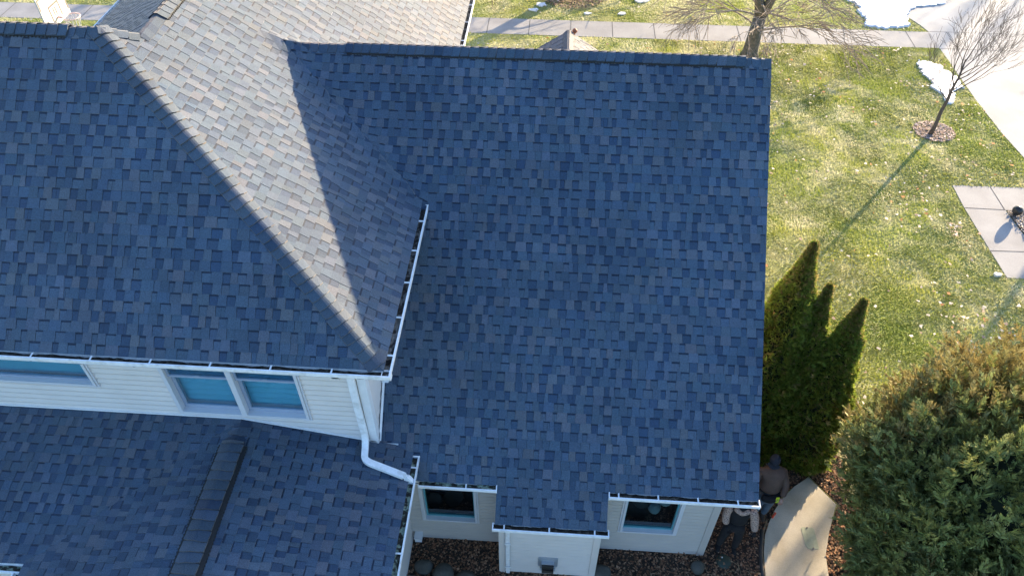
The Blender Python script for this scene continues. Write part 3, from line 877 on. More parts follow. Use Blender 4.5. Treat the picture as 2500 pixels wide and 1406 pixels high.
def window(x0, z0, x1, z1, y, kind, parent, blind=None):
    """window in a wall facing -y; outer casing rect"""
    yo = y - 0.048
    fr = MB(); t = 0.04
    for a, b in (((x0, z0), (x1, z0 + t)), ((x0, z1 - t), (x1, z1)), ((x0, z0 + t), (x0 + t, z1 - t)), ((x1 - t, z0 + t), (x1, z1 - t))):
        fr.span((a[0], yo, a[1]), (b[0], y + 0.10, b[1]))
    # slim outer J-channel
    for a, b in (((x0 - 0.03, z0 - 0.03), (x1 + 0.03, z0 - 0.002)), ((x0 - 0.03, z0 - 0.002), (x0 - 0.004, z1)), ((x1 + 0.004, z0 - 0.002), (x1 + 0.03, z1))):
        fr.span((a[0], y - 0.032, a[1]), (b[0], y + 0.02, b[1]))
    w_ = fr.build('window', 'window_frame', parent)
    a0, a1, b0, b1 = x0 + t, x1 - t, z0 + t, z1 - t
    sash = MB(); s = 0.04
    def ring(u0, v0, u1, v1, ya, yb, wd):
        for a, b in (((u0, v0), (u1, v0 + wd * 1.3)), ((u0, v1 - wd), (u1, v1)), ((u0, v0 + wd * 1.3), (u0 + wd, v1 - wd)), ((u1 - wd, v0 + wd * 1.3), (u1, v1 - wd))):
            sash.span((a[0], ya, a[1]), (b[0], yb, b[1]))
    pane = MB()
    if kind == 'double':
        mid = b0 + (b1 - b0) * 0.52
        ring(a0 + 0.002, mid - 0.03, a1 - 0.002, b1 - 0.002, y + 0.0, y + 0.035, 0.03)
        ring(a0 + 0.002, b0 + 0.002, a1 - 0.002, mid + 0.03, y + 0.045, y + 0.085, 0.05)
        sash.span(((a0 + a1) / 2 - 0.03, y - 0.012, mid + 0.02), ((a0 + a1) / 2 + 0.03, y + 0.0, mid + 0.04))
        sash.build('sash', 'sash_grey', w_)
        pane.face([(a0, y + 0.018, mid), (a1, y + 0.018, mid), (a1, y + 0.018, b1), (a0, y + 0.018, b1)])
        pane.face([(a0, y + 0.065, b0), (a1, y + 0.065, b0), (a1, y + 0.065, mid), (a0, y + 0.065, mid)])
        pane.build('pane', 'glass_teal', w_)
    else:
        ring(a0 + 0.002, b0 + 0.002, a1 - 0.002, b1 - 0.002, y + 0.03, y + 0.08, 0.022)
        sash.build('sash', 'sash_teal' if kind == 'dark' else 'sash_grey', w_)
        pane.face([(a0, y + 0.055, b0), (a1, y + 0.055, b0), (a1, y + 0.055, b1), (a0, y + 0.055, b1)])
        pane.build('pane', 'glass_dark' if kind == 'dark' else 'glass_teal', w_)
    # room box behind
    rm = MB(); D = 1.0 if kind == 'dark' else 0.5
    X0, X1, Z0, Z1, Y0, Y1 = x0 + 0.01, x1 - 0.01, z0 + 0.01, z1 - 0.01, y + 0.101, y + D
    rm.face([(X0, Y1, Z0), (X1, Y1, Z0), (X1, Y1, Z1), (X0, Y1, Z1)])
    rm.face([(X0, Y0, Z0), (X1, Y0, Z0), (X1, Y1, Z0), (X0, Y1, Z0)])
    rm.face([(X0, Y0, Z1), (X1, Y0, Z1), (X1, Y1, Z1), (X0, Y1, Z1)])
    rm.face([(X0, Y0, Z0), (X0, Y1, Z0), (X0, Y1, Z1), (X0, Y0, Z1)])
    rm.face([(X1, Y0, Z0), (X1, Y1, Z0), (X1, Y1, Z1), (X1, Y0, Z1)])
    rm.build('window_recess', 'room' if kind in ('dark', 'single') else 'room_pale', w_)
    if blind == 'shade':
        bl = MB(); yb = y + 0.14; n = 26; prev = None
        for i in range(n + 1):
            z = Z1 - (Z1 - Z0 - 0.01) * i / n; q = [(X0 + 0.01, yb + (0.012 if i % 2 else 0), z), (X1 - 0.01, yb + (0.012 if i % 2 else 0), z)]
            if prev: bl.face([prev[0], prev[1], q[1], q[0]])
            prev = q
        bl.build('window_shade', 'blind', w_)
    if blind == 'slats':
        bl = MB(); yb = y + 0.13; z = Z1 - 0.02
        while z > Z0 + 0.36:
            bl.face([(X0 + 0.01, yb - 0.026, z - 0.006), (X1 - 0.01, yb - 0.026, z - 0.006), (X1 - 0.01, yb + 0.022, z + 0.014), (X0 + 0.01, yb + 0.022, z + 0.014)])
            z -= 0.058
        bl.face([(X0 + 0.01, yb + 0.02, Z0), (X1 - 0.01, yb + 0.02, Z0), (X1 - 0.01, yb + 0.02, Z0 + 0.36), (X0 + 0.01, yb + 0.02, Z0 + 0.36)])
        bl.build('window_blind', 'blind', w_)
    return w_

# upper storey front wall
UW = [(-8.55, 4.13, -6.42, 5.24), (-5.34, 3.59, -3.40, 5.22)]
rs_ = around(-14, 2.6, XWU - 0.10, 5.36, UW)
w1 = siding('upper_wall', house, 'x', YW, -1, rs_, 'siding', row=0.118, zoff=0.02)
w1['label'] = 'bright white upper wall'
window(-8.55, 4.13, -6.42, 5.24, YW, 'single', house, 'slats')
window(-5.34, 3.59, -4.37, 5.22, YW, 'double', house, 'shade')
window(-4.37, 3.59, -3.40, 5.22, YW, 'double', house, 'shade')
m = MB(); m.prism([(XWU - 0.09, YW - 0.030), (XWU + 0.030, YW - 0.030), (XWU + 0.030, YW + 0.10), (XWU - 0.002, YW + 0.10), (XWU - 0.002, YW - 0.001), (XWU - 0.09, YW - 0.001)], 2.85, 5.36)
m.build('corner_board', 'white_trim', house)
siding('side_wall', house, 'y', XWU, 1, [(YW + 0.10, 2.9, 12.5, 5.36)], 'siding', row=0.118, zoff=0.02)
# soffit of the upper storey
m = MB(); m.span((XWU, YEU + 0.02, 5.30), (XE - 0.02, 12.3, 5.312)); m.span((-14, YEU + 0.02, 5.30), (XWU, YW, 5.312)); m.build('soffit', 'white_trim', house)
# flashing along the wall foot
m = MB()
def strip(pts, y, h, t):
    for a, b in zip(pts, pts[1:]):
        m.face([(a[0], y, a[1]), (b[0], y, b[1]), (b[0], y, b[1] + h), (a[0], y, a[1] + h)])
        m.face([(a[0], y, a[1] + h), (b[0], y, b[1] + h), (b[0], y + t, b[1] + h), (a[0], y + t, a[1] + h)])
strip([(-14, ZC + 0.022), (XC, ZC + 0.022), (XWU + 0.0, z_cr(XWU, 0) + 0.02)], YW - 0.03, 0.028, 0.03)
m.build('wall_flashing', 'white_trim', house)
m = MB()
y0 = YW
pts = [(y, z_r1(0, y)) for y in np.linspace(YW + 0.02, YR - (ZR - 5.3) / S1, 24)]
for (ya, za), (yb, zb) in zip(pts, pts[1:]):
    m.face([(XWU + 0.03, ya, za + 0.02), (XWU + 0.03, yb, zb + 0.02), (XWU + 0.03, yb, zb + 0.10), (XWU + 0.03, ya, za + 0.10)])
    m.face([(XWU + 0.03, ya, za + 0.025), (XWU + 0.055, ya, za + 0.02), (XWU + 0.055, yb, zb + 0.02), (XWU + 0.03, yb, zb + 0.025)])
m.build('step_flashing', 'white_trim', house)
# lower front wall
LW1 = (-1.93, 0.73, -1.00, 1.98); LW2 = (1.44, 0.74, 2.38, 1.98)
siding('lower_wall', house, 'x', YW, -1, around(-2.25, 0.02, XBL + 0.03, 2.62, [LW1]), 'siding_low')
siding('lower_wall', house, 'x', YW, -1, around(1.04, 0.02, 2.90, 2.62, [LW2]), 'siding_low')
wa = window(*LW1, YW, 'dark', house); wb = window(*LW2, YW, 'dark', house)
m = MB(); m.ball((-1.42, YW + 0.35, 1.72), (0.17, 0.15, 0.10)); m.build('lamp_shade', 'interior_pale', wa, True)
for i, (x, z, r, mm) in enumerate(((1.78, 1.25, 0.16, 'interior_dark'), (2.02, 1.02, 0.12, 'interior_pale'), (2.16, 1.30, 0.13, 'interior_pale'), (1.98, 1.52, 0.12, 'interior_pale'), (1.66, 1.62, 0.10, 'interior_pale'))):
    m = MB(); m.ball((x, YW + 0.32, z), r, seed=i, rough=0.05); m.build('round_shape', mm, wb, True)  # pale and dark round shapes set just behind the pane
m = MB(); m.prism([(2.87, YW - 0.028), (2.99, YW - 0.028), (2.99, YW + 0.11), (2.962, YW + 0.11), (2.962, YW - 0.001), (2.87, YW - 0.001)], 0.0, 2.62); m.build('corner_board', 'siding_low', house)
XWR = 2.965
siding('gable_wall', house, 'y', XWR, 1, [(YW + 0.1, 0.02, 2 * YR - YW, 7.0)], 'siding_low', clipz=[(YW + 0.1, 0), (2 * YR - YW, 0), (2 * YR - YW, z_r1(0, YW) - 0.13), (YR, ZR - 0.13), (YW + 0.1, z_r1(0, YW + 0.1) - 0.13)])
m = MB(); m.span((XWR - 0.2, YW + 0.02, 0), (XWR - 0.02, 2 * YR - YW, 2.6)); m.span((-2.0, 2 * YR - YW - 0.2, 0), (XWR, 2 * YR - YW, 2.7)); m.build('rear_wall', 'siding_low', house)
# bay (chimney chase)
YC = 5.80
siding('bay_wall', house, 'x', YC, -1, [(-0.50, 0.02, 0.96, 2.25)], 'siding')
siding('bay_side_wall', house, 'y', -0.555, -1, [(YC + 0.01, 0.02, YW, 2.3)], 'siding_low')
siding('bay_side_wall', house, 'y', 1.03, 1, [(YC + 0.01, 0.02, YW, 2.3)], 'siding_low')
for a_, b_ in ((-0.59, -0.49), (0.95, 1.06)):
    m = MB(); m.span((a_, YC - 0.032, 0), (b_, YC - 0.002, 2.25)); m.build('corner_board', 'siding', house)
m = MB(); m.span((XBL + 0.02, YB + 0.01, 2.12), (XBR - 0.02, YW, 2.135)); m.span((-2.1, YE + 0.01, 2.5), (XBL, YW, 2.515)); m.span((XBR, YE + 0.01, 2.5), (XR - 0.02, YW, 2.515))
m.span((XBL, YB, 2.14), (XBR, YB + 0.015, 2.28)); m.build('soffit', 'white_trim', house)
# exhaust vent on the bay
m = MB(); m.span((0.075, YC - 0.035, 0.36), (0.405, YC - 0.016, 0.66)); vp = m.build('exhaust_vent', 'vent_plate', house)
m = MB(); m.span((0.13, YC - 0.09, 0.53), (0.35, YC - 0.036, 0.555)); m.span((0.13, YC - 0.05, 0.38), (0.35, YC - 0.036, 0.53)); m.span((0.11, YC - 0.06, 0.24), (0.37, YC - 0.036, 0.34))
m.build('vent_hood', 'vent_plate', vp)
m = MB(); m.box((0.24, YC - 0.115, 0.46), (0.20, 0.08, 0.14), Matrix.Rotation(R(-28), 3, 'X'))
for i in range(5): m.box((0.24, YC - 0.155, 0.43 + 0.022 * i), (0.19, 0.02, 0.006))
m.build('vent_grille', 'hood_dark', vp)
# junction box at the inner corner
m = MB(); m.span((-2.13, YW - 0.15, 0.10), (-2.01, YW - 0.012, 0.22)); m.span((-2.14, YW - 0.16, 0.22), (-2.00, YW - 0.012, 0.235)); m.build('outlet_box', 'plastic_white', house)
# wing walls under the low roofs
siding('wing_wall', house, 'y', -2.20, 1, [(-0.6, 0.02, YW - 0.02, 2.78)], 'siding', row=0.118)
siding('wing_wall', house, 'x', -0.6, -1, [(-6.6, 0.02, -2.22, 2.9)], 'siding', row=0.118)
siding('wing_wall', house, 'y', -6.62, -1, [(-0.6, 0.02, 4.5, 2.8)], 'siding', row=0.118)
siding('wing_wall', house, 'x', 4.5, -1, [(-14, 0.02, -6.62, 2.85)], 'siding', row=0.118)
# downspouts
def sweep(mb, pts, a, b):
    pts = [Vector(p) for p in pts]; prev = None
    side_ = None
    for i, p in enumerate(pts):
        d = (pts[min(i + 1, len(pts) - 1)] - pts[max(i - 1, 0)]).normalized()
        ref = Vector((0, 1, 0)) if abs(d.z) > 0.6 else Vector((0, 0, 1))
        s_ = d.cross(ref).normalized(); u_ = s_.cross(d).normalized()
        if side_ is not None and s_.dot(side_) < 0: s_, u_ = -s_, -u_
        side_ = s_
        r = []
        for k in range(12):
            an = 2 * math.pi * (k + 0.5) / 12; cx, cy = math.cos(an), math.sin(an)
            q = max(abs(cx), abs(cy)) ** 0.8
            r.append(p + s_ * (cx / q * a) + u_ * (cy / q * b))
        if prev:
            for k in range(12): mb.face([prev[k], prev[(k + 1) % 12], r[(k + 1) % 12], r[k]])
        prev = r
def bez(a, b, c, n=5): 
    a, b, c = Vector(a), Vector(b), Vector(c); return [a * (1 - t) ** 2 + b * 2 * t * (1 - t) + c * t * t for t in [i / n for i in range(n + 1)]]
m = MB()
P_ = [(-2.62, 5.80, 5.33)] + bez((-2.62, 5.82, 5.28), (-2.62, 5.95, 5.16), (-2.62, 6.12, 5.08)) + bez((-2.62, 6.18, 5.06), (-2.62, 6.255, 5.02), (-2.62, 6.255, 4.9)) + [(-2.62, 6.255, 4.0)] + \
     bez((-2.61, 6.255, 3.36), (-2.61, 6.25, 3.17), (-2.60, 6.08, 3.135)) + bez((-2.59, 6.00, 3.125), (-2.57, 5.93, 3.12), (-2.45, 5.905, 3.10)) + bez((-2.02, 5.80, 3.02), (-1.90, 5.775, 3.0), (-1.87, 5.77, 2.84))
sweep(m, P_, 0.050, 0.036); m.build('downspout', 'white_metal', house, False)
m = MB(); sweep(m, [(-0.44, 5.55, 2.22), (-0.44, 5.66, 2.12), (-0.44, 5.745, 2.0), (-0.44, 5.745, 0.1)], 0.036, 0.026)
for z in (1.95, 0.35, 1.2): m.span((-0.49, 5.70, z), (-0.39, 5.71, z + 0.03))
m.build('downspout', 'white_metal', house)
m = MB(); sweep(m, [(2.87, 5.86, 2.60), (2.87, 5.90, 2.52), (2.90, 6.2, 2.40)], 0.036, 0.028); m.build('downspout', 'white_metal', house)
# stains where the downspout empties are part of the shingles; small front gable beyond the ridge
def z_g(x, y): return 5.40 - 0.66 * abs(x - 0.19)
zgl = lambda x, y: 5.40 - 0.66 * (0.19 - x); zgr = lambda x, y: 5.40 - 0.66 * (x - 0.19)
shingles('porch_gable_roof', house, zgl, 'y', [rect(-2.4, 12.6, 0.19, 15.0)], 13, s_of=(1, -2.42, 0.66))
shingles('porch_gable_roof', house, zgr, 'y', [rect(0.19, 12.6, 2.8, 15.0)], 14, s_of=(-1, 2.82, 0.66))
deck('roof_deck', house, zgl, rect(-2.4, 12.6, 0.19, 14.98)); deck('roof_deck', house, zgr, rect(0.19, 12.6, 2.8, 14.98))
caps('ridge_cap', house, (0.19, 15.0, 5.41), (0.19, 12.9, 5.41), (1, 0, -0.66), (-1, 0, -0.66), seed=15, width=0.13)
m = MB(); m.tube([(0.32, 15.06, 5.2), (0.32, 15.06, 5.33)], 0.012); m.ball((0.32, 15.06, 5.37), 0.055); m.build('finial', 'cap_brown', house, True)
m = MB(); m.face([(-2.2, 14.7, 2.6), (2.6, 14.7, 2.6), (2.6, 14.7, 3.7), (0.19, 14.7, 5.28), (-2.2, 14.7, 3.7)]); m.span((-2.2, 14.5, 0), (2.6, 14.69, 2.7)); m.build('porch_gable_wall', 'siding_low', house)
m = MB(); m.span((XEL + 0.4, 18.4, 0), (XWU, 18.6, 5.3)); m.span((XEL + 0.4, 12.0, 0), (XEL + 0.6, 18.4, 5.3)); m.span((XWU - 0.2, 12.5, 2.0), (XWU, 18.4, 5.3)); m.span((-14, 11.8, 0), (XEL + 0.4, 12.0, 5.3))
m.face([(XEL + 0.4, 18.5, 5.3), (XWU, 18.5, 5.3), (XB, 18.5, HB - 0.15)]); m.build('rear_wall', 'siding', house)

# ================================================================= trees
def branches(mb, rng, p, d, L, r, depth, spread=0.5, up=0.25, n=5, droop=0.0, sides=6, minr=0.0015, kids=(2, 3)):
    pts = [Vector(p)]; d = Vector(d).normalized()
    for i in range(n):
        d = (d + Vector((rng.uniform(-1, 1), rng.uniform(-1, 1), rng.uniform(-1, 1))) * 0.13 + Vector((0, 0, up * 0.15 - droop * i / n))).normalized()
        pts.append(pts[-1] + d * L / n)
    rad = [max(minr, r * (1 - 0.55 * i / n)) for i in range(n + 1)]
    if depth == 0: rad[-1] = minr * 0.6
    mb.tube(pts, rad, sides if depth > 1 else 4, cap=False)
    if depth <= 0: return
    k = rng.randint(*kids)
    for j in range(k + 1):
        t = rng.uniform(0.35, 0.95) if j < k else 1.0
        i = min(n - 1, int(t * n)); q = pts[i].lerp(pts[i + 1], t * n - i) if t < 1 else pts[-1]
        dd = (pts[min(n, i + 1)] - pts[i]).normalized()
        ax = Vector((rng.uniform(-1, 1), rng.uniform(-1, 1), rng.uniform(-0.3, 1))).normalized()
        sp = spread * rng.uniform(0.6, 1.3) * (0.6 if j == k else 1)
        nd = (dd + ax * sp).normalized()
        branches(mb, rng, q, nd, L * rng.uniform(0.55, 0.8), max(minr, rad[min(n, i + 1)] * 0.72), depth - 1, spread, up, n, droop, sides, minr, kids)

def sapling():
    t = thing('sapling', 'slim bare young tree standing in a mulch ring on the lawn', 'tree', loc=(11.14, 19.91, 0))
    rng = random.Random(4)
    m = MB(); tp = [(0, 0, 0), (0.03, 0.0, 0.35), (0.02, 0.02, 0.8), (0.06, 0.03, 1.2), (0.05, 0.05, 1.45), (0.10, 0.07, 1.9), (0.08, 0.1, 2.4)]
    m.tube(tp, [0.075, 0.056, 0.051, 0.046, 0.040, 0.029, 0.018], 10); m.build('trunk', 'bark', t, True)
    m = MB()
    for k, (z, dx, dy, dz, L) in enumerate(((1.15, -0.75, 0.1, 0.8, 0.9), (1.35, 0.8, 0.1, 0.55, 1.05), (1.45, 0.45, -0.3, 0.8, 1.1), (1.6, -0.5, 0.3, 0.9, 0.95), (1.75, 0.9, 0.3, 0.5, 0.9),
                                            (1.9, 0.1, -0.5, 0.8, 0.85), (2.0, 0.6, 0.5, 0.7, 0.9), (2.1, -0.4, -0.2, 1.0, 0.8), (2.35, 0.3, 0.1, 1.0, 0.8), (1.3, 0.2, 0.8, 0.5, 0.8))):
        branches(m, rng, (0.06, 0.05, z), (dx, dy, dz), L, 0.018, 4, spread=0.72, up=0.30, n=5, minr=0.0030, kids=(2, 2))
    m.build('crown', 'bark', t, True)
sapling()
def street_tree(x, y, label, seed, H=2.6, pale=True, dens=15):
    t = thing('street_tree', label, 'tree', 'bare trees along the sidewalk', loc=(x, y, 0))
    rng = random.Random(seed); mt = 'bark_pale' if pale else 'bark'; mtr = 'bark_trunk'
    m = MB()
    m.tube([(0, 0, -0.05), (0, 0, 0.15), (0.02, 0.01, 0.8), (0.05, 0.0, 1.4)], [0.34, 0.26, 0.22, 0.21], 14)
    m.tube([(0.05, 0, 1.2), (-0.12, 0.05, 2.1), (-0.25, 0.1, 3.6), (-0.3, 0.1, 5.5)], [0.17, 0.15, 0.11, 0.06], 10)
    m.tube([(0.05, 0, 1.2), (0.30, 0.0, 2.1), (0.5, 0.1, 3.6), (0.7, 0.2, 5.4)], [0.17, 0.14, 0.10, 0.06], 10)
    m.build('trunk', mtr, t, True)
    m = MB()
    for k in range(dens):
        a = k * 2.4 + rng.uniform(-0.3, 0.3); z = 0.9 + 0.13 * k
        branches(m, rng, (0.12 * math.cos(a), 0.12 * math.sin(a), z), (math.cos(a), math.sin(a), 0.35), rng.uniform(1.1, 1.9), 0.036, 3, spread=0.55, up=0.05, n=6, droop=0.16, minr=0.0075, kids=(3, 4))
    for k in range(7):
        a = rng.uniform(0, 6.28)
        branches(m, rng, (0.3 * math.cos(a), 0.2, 4.5), (math.cos(a) * 0.5, math.sin(a) * 0.5, 1), 1.8, 0.05, 3, n=4, minr=0.006)
    m.build('crown', mt, t, True)
    return t
street_tree(6.50, 24.35, 'thick bare tree with tangled pale twigs beside the sidewalk, behind the roof ridge', 8)
street_tree(0.40, 28.75, 'bare tree standing in the brown mulch patch beyond the sidewalk', 9, pale=False)

street_tree(22.1, 26.9, 'bare tree beyond the right side of the driveway', 10, dens=5)
street_tree(33.0, 49.8, 'bare tree far up beyond the driveway', 11, dens=12)
street_tree(-9.5, 33.0, 'bare tree across the street on the left', 12)
FC = dict(gold=[(0.27, 0.20, 0.07), (0.24, 0.19, 0.07), (0.20, 0.17, 0.06)], green=[(0.185, 0.195, 0.050), (0.150, 0.178, 0.050), (0.220, 0.215, 0.055)], blue=[(0.140, 0.165, 0.062), (0.165, 0.180, 0.064)])
def sprays(P, D, size, col, seed, nf=5, wid=0.16, spread=0.9):
    """feathery fans: P (n,3), D (n,3) directions, size (n,), col (n,3)"""
    rs = np.random.RandomState(seed); n = len(P)
    D = D / np.linalg.norm(D, axis=1, keepdims=True)
    ref = rs.normal(0, 1, (n, 3)); A = np.cross(D, ref); A /= np.linalg.norm(A, axis=1, keepdims=True); B = np.cross(D, A)
    V = []; C = []
    for k in range(nf):
        ang = spread * (k - (nf - 1) / 2) / max(1, (nf - 1) / 2)
        st = 0.0 + 0.18 * abs(k - (nf - 1) / 2)
        d = D * math.cos(ang) + A * math.sin(ang) + B * rs.normal(0, 0.12, (n, 1))
        L = size * (1 - 0.28 * abs(ang)) * rs.uniform(0.8, 1.15, n)
        side_ = (A * math.cos(ang) - D * math.sin(ang)) * (size * wid)[:, None]
        b0 = P + D * (size * 0.15 * k / nf)[:, None]
        tip = b0 + d * L[:, None]; mid = b0 + d * (L * 0.5)[:, None]
        V.append(np.stack([b0, mid - side_ * 0.7, tip, mid + side_ * 0.7], 1)); C.append(col * rs.uniform(0.8, 1.2, (n, 1)))
    return np.concatenate(V), np.concatenate(C)

def bulk_part(name, V, C, m_, parent):
    o = bulk(name, V, None, C, m_, None, None, None); o.parent = parent; return o

def arborvitae(x, y, H, R0, label, seed, N=7500, wmax=0.30):
    t = thing('arborvitae', label, 'tree', 'narrow arborvitae beside the gable', loc=(x, y, 0))
    rs = np.random.RandomState(seed)
    prof = lambda h: R0 * np.minimum(1.0, (0.82 + h)) * np.clip((1 - h), 0, 1) ** 0.78 * np.minimum(1.0, 0.45 + 2.4 * (1 - h))
    m = MB(); m.tube([(0, 0, 0), (0, 0, H * 0.8)], [0.07, 0.02], 8); m.build('trunk', 'bark', t, True)
    m = MB(); pts = [(0, 0, 0.1 + (H - 0.3) * i / 12) for i in range(13)]
    m.tube(pts, [max(0.01, float(prof(i / 12 * 0.96)) * 0.70) for i in range(13)], 12); m.build('crown_light_block', 'light_block_dark', t, True)  # dark solid added inside the crown to block light between sprays
    h = rs.rand(N) ** 1.15; a = rs.uniform(0, 6.28, N)
    lump = 0.80 + 0.42 * vnoise(a * 1.3 + 7, h * H, 0.38, seed)
    r = prof(h) * lump * rs.uniform(0.86, 1.03, N)
    P = np.stack([r * np.cos(a), r * np.sin(a), 0.05 + h * (H - 0.12)], 1)
    D = np.stack([np.cos(a) * 0.75, np.sin(a) * 0.75, np.full(N, 0.9)], 1) + rs.normal(0, 0.35, (N, 3))
    size = rs.uniform(0.06, 0.13, N) * (1 - 0.2 * h)
    col = np.array(FC['green'])[rs.randint(0, 3, N)] * np.array([0.95, 1.15, 0.70])
    g = rs.rand(N) < (0.13 + 0.6 * np.clip((h - 0.78) * 4.5, 0, 1))  # gold thickens towards the tip, painted as if sun-struck; a few elsewhere
    col[g] = (np.array(FC['gold'])[rs.randint(0, 3, g.sum())]) * 1.1
    V, C = sprays(P, D, size, col, seed, nf=4, wid=0.2, spread=0.8)
    bulk_part('crown', V, C, 'foliage_arb', t)
arborvitae(4.05, 8.93, 5.22, 0.90, 'tallest arborvitae, pressed against the gable edge of the roof', 41, 20000)
arborvitae(4.50, 8.85, 4.42, 0.66, 'middle arborvitae, smaller, between the two taller ones', 42, 12000)
arborvitae(5.00, 8.62, 4.35, 0.72, 'arborvitae on the lawn side, rightmost of the dark cones', 43, 16000)

def big_bush(x, y, lobes, label, seed, N, parts=True, fan=(0.08, 0.17)):
    t = thing('juniper_shrub', label, 'shrub', loc=(x, y, 0))
    rs = np.random.RandomState(seed)
    m = MB()
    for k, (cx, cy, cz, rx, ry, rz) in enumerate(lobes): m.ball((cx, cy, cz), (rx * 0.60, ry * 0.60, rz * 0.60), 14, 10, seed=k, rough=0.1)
    m.build('crown_light_block', 'light_block_dark', t, True)  # dark lobes added inside the shrub to block light between plumes
    m = MB(); m.tube([(0, 0, 0), (0.05, 0, 0.8)], [0.12, 0.08], 8)
    for k in range(14):
        a = k * 2.4; m.tube([(0, 0, 0.3 + 0.05 * k), (0.9 * math.cos(a), 0.9 * math.sin(a), 1.2 + 0.06 * k), (1.5 * math.cos(a), 1.5 * math.sin(a), 1.6 + 0.07 * k)], [0.04, 0.02, 0.008], 5)
    m.build('trunk', 'bark', t, True)
    VV = []; CC = []
    tot = sum(l[3] * l[4] for l in lobes)
    for (cx, cy, cz, rx, ry, rz) in lobes:
        nc = int(N * rx * ry / tot)
        u = rs.uniform(-0.6, 1, nc); a = rs.uniform(0, 6.28, nc); c_ = np.sqrt(1 - u * u)
        d = np.stack([c_ * np.cos(a), c_ * np.sin(a), u], 1)
        lump = 0.74 + 0.46 * vnoise(a * 2.1 + 9, u * 2.2 + 5, 0.50, seed + 3)
        cen = np.array([cx, cy, cz]) + d * np.array([rx, ry, rz]) * (lump * rs.uniform(0.72, 1.02, nc))[:, None]
        pd = d * 0.75 + np.array([0, 0, 0.45]) + rs.normal(0, 0.30, (nc, 3)); pd /= np.linalg.norm(pd, axis=1, keepdims=True)
        ref = d + rs.normal(0, 0.5, (nc, 3)); A = np.cross(pd, ref); A /= np.linalg.norm(A, axis=1, keepdims=True); Nn = np.cross(pd, A)
        plen = rs.uniform(0.18, 0.36, nc)
        sunlit = np.clip(0.62 * (cen[:, 1] - 0.6) / 1.8 + 0.25 * d[:, 2] + 0.06, 0, 1)  # gold share on the top and far side, sunlight painted into the colour
        base = np.array(FC['green'])[rs.randint(0, 3, nc)]
        bl = rs.rand(nc) < 0.25; base[bl] = np.array(FC['blue'])[rs.randint(0, 2, bl.sum())]
        go = rs.rand(nc) < sunlit * 1.5; base[go] = np.array(FC['gold'])[rs.randint(0, 3, go.sum())] * 0.85
        ok = cen[:, 2] > 0.1
        cen, pd, A, Nn, plen, base = cen[ok], pd[ok], A[ok], Nn[ok], plen[ok], base[ok]; n_ = len(cen)
        K_ = 12
        for k in range(K_):
            t_ = k / (K_ - 1)
            for sg in (-1, 1):
                b0 = cen + pd * (plen * t_ * 0.85)[:, None] + Nn * (plen * 0.18 * t_ * t_)[:, None]
                ang = 0.75 - 0.45 * t_
                dr = pd * math.cos(ang) + A * (sg * math.sin(ang)) + rs.normal(0, 0.16, (n_, 3))
                L_ = (plen * (0.46 - 0.26 * t_) * rs.uniform(0.75, 1.2, n_))[:, None]
                sd_ = (Nn * rs.normal(0.0, 0.6, (n_, 1)) + A * 0.8) * 0.013
                tip_ = b0 + dr * L_; mid_ = b0 + dr * L_ * 0.45
                VV.append(np.stack([b0, mid_ - sd_, tip_, mid_ + sd_], 1))
                CC.append((base * (1 - 0.35 * t_) * 1.35 + np.array([0.28, 0.29, 0.13]) * 0.35 * t_) * rs.uniform(0.75, 1.25, (n_, 1)))
    bulk_part('crown', np.concatenate(VV), np.concatenate(CC), 'foliage', t)
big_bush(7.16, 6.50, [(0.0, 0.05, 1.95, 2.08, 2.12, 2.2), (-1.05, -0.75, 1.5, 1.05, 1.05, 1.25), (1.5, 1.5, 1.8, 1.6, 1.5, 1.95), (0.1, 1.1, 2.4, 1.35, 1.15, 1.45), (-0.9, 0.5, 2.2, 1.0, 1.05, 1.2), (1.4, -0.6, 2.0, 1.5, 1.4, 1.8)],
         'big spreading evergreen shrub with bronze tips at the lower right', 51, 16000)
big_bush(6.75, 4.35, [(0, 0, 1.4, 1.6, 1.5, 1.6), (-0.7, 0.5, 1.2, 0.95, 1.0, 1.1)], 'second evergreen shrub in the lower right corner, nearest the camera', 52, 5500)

# ================================================================= rocks and small garden things
def rock(x, y, r, label, seed, h=0.6):
    m = MB(); m.ball((0, 0, 0), (r, r * 0.85, r * h), 18, 12, seed=seed, rough=0.10)
    o = m.build('boulder', 'boulder', None, True); o.location = (x, y, r * h * 0.7)
    tag(o, label, 'rock', 'boulders edging the mulch bed')
rock(2.86, 6.05, 0.13, 'round grey boulder at the foot of the right corner board', 1, 0.8)
rock(-1.92, 5.74, 0.16, 'boulder nearest the wing wall in the left bed', 2)
rock(-1.56, 5.66, 0.19, 'large dark boulder in the middle of the left bed', 3)
rock(-1.16, 5.58, 0.19, 'flat boulder nearest the bay in the left bed', 4, 0.4)
rock(1.2, 5.85, 0.16, 'dark boulder just right of the bay wall', 5)
rock(0.98 + 0.9, 5.65, 0.20, 'dark boulder below the right window', 6)
t = thing('irrigation_valve_box', 'dark green round valve cover with a white dot in the mulch', 'valve cover', loc=(3.35, 6.22, 0))
m = MB(); m.tube([(0, 0, 0), (0, 0, 0.03), (0, 0, 0.045)], [0.14, 0.135, 0.11], 20); m.build('lid', 'valve_green', t, True)
m = MB(); m.tube([(-0.03, 0.06, 0.045), (-0.03, 0.06, 0.052)], 0.014, 8); m.build('bolt', 'white_dot', t)
t = thing('utility_lid', 'pale green rectangular utility lid set in the curved walk', 'utility cover')
m = MB()
LP = [(4.82, 6.93), (4.845, 6.955), (5.02, 6.955), (5.05, 6.93), (5.065, 6.57), (5.05, 6.545), (4.87, 6.545), (4.855, 6.57), (4.835, 6.62)]
m.prism(ccw(LP), 0.03, 0.0535); m.build('lid', 'lid_green', t)
m = MB()
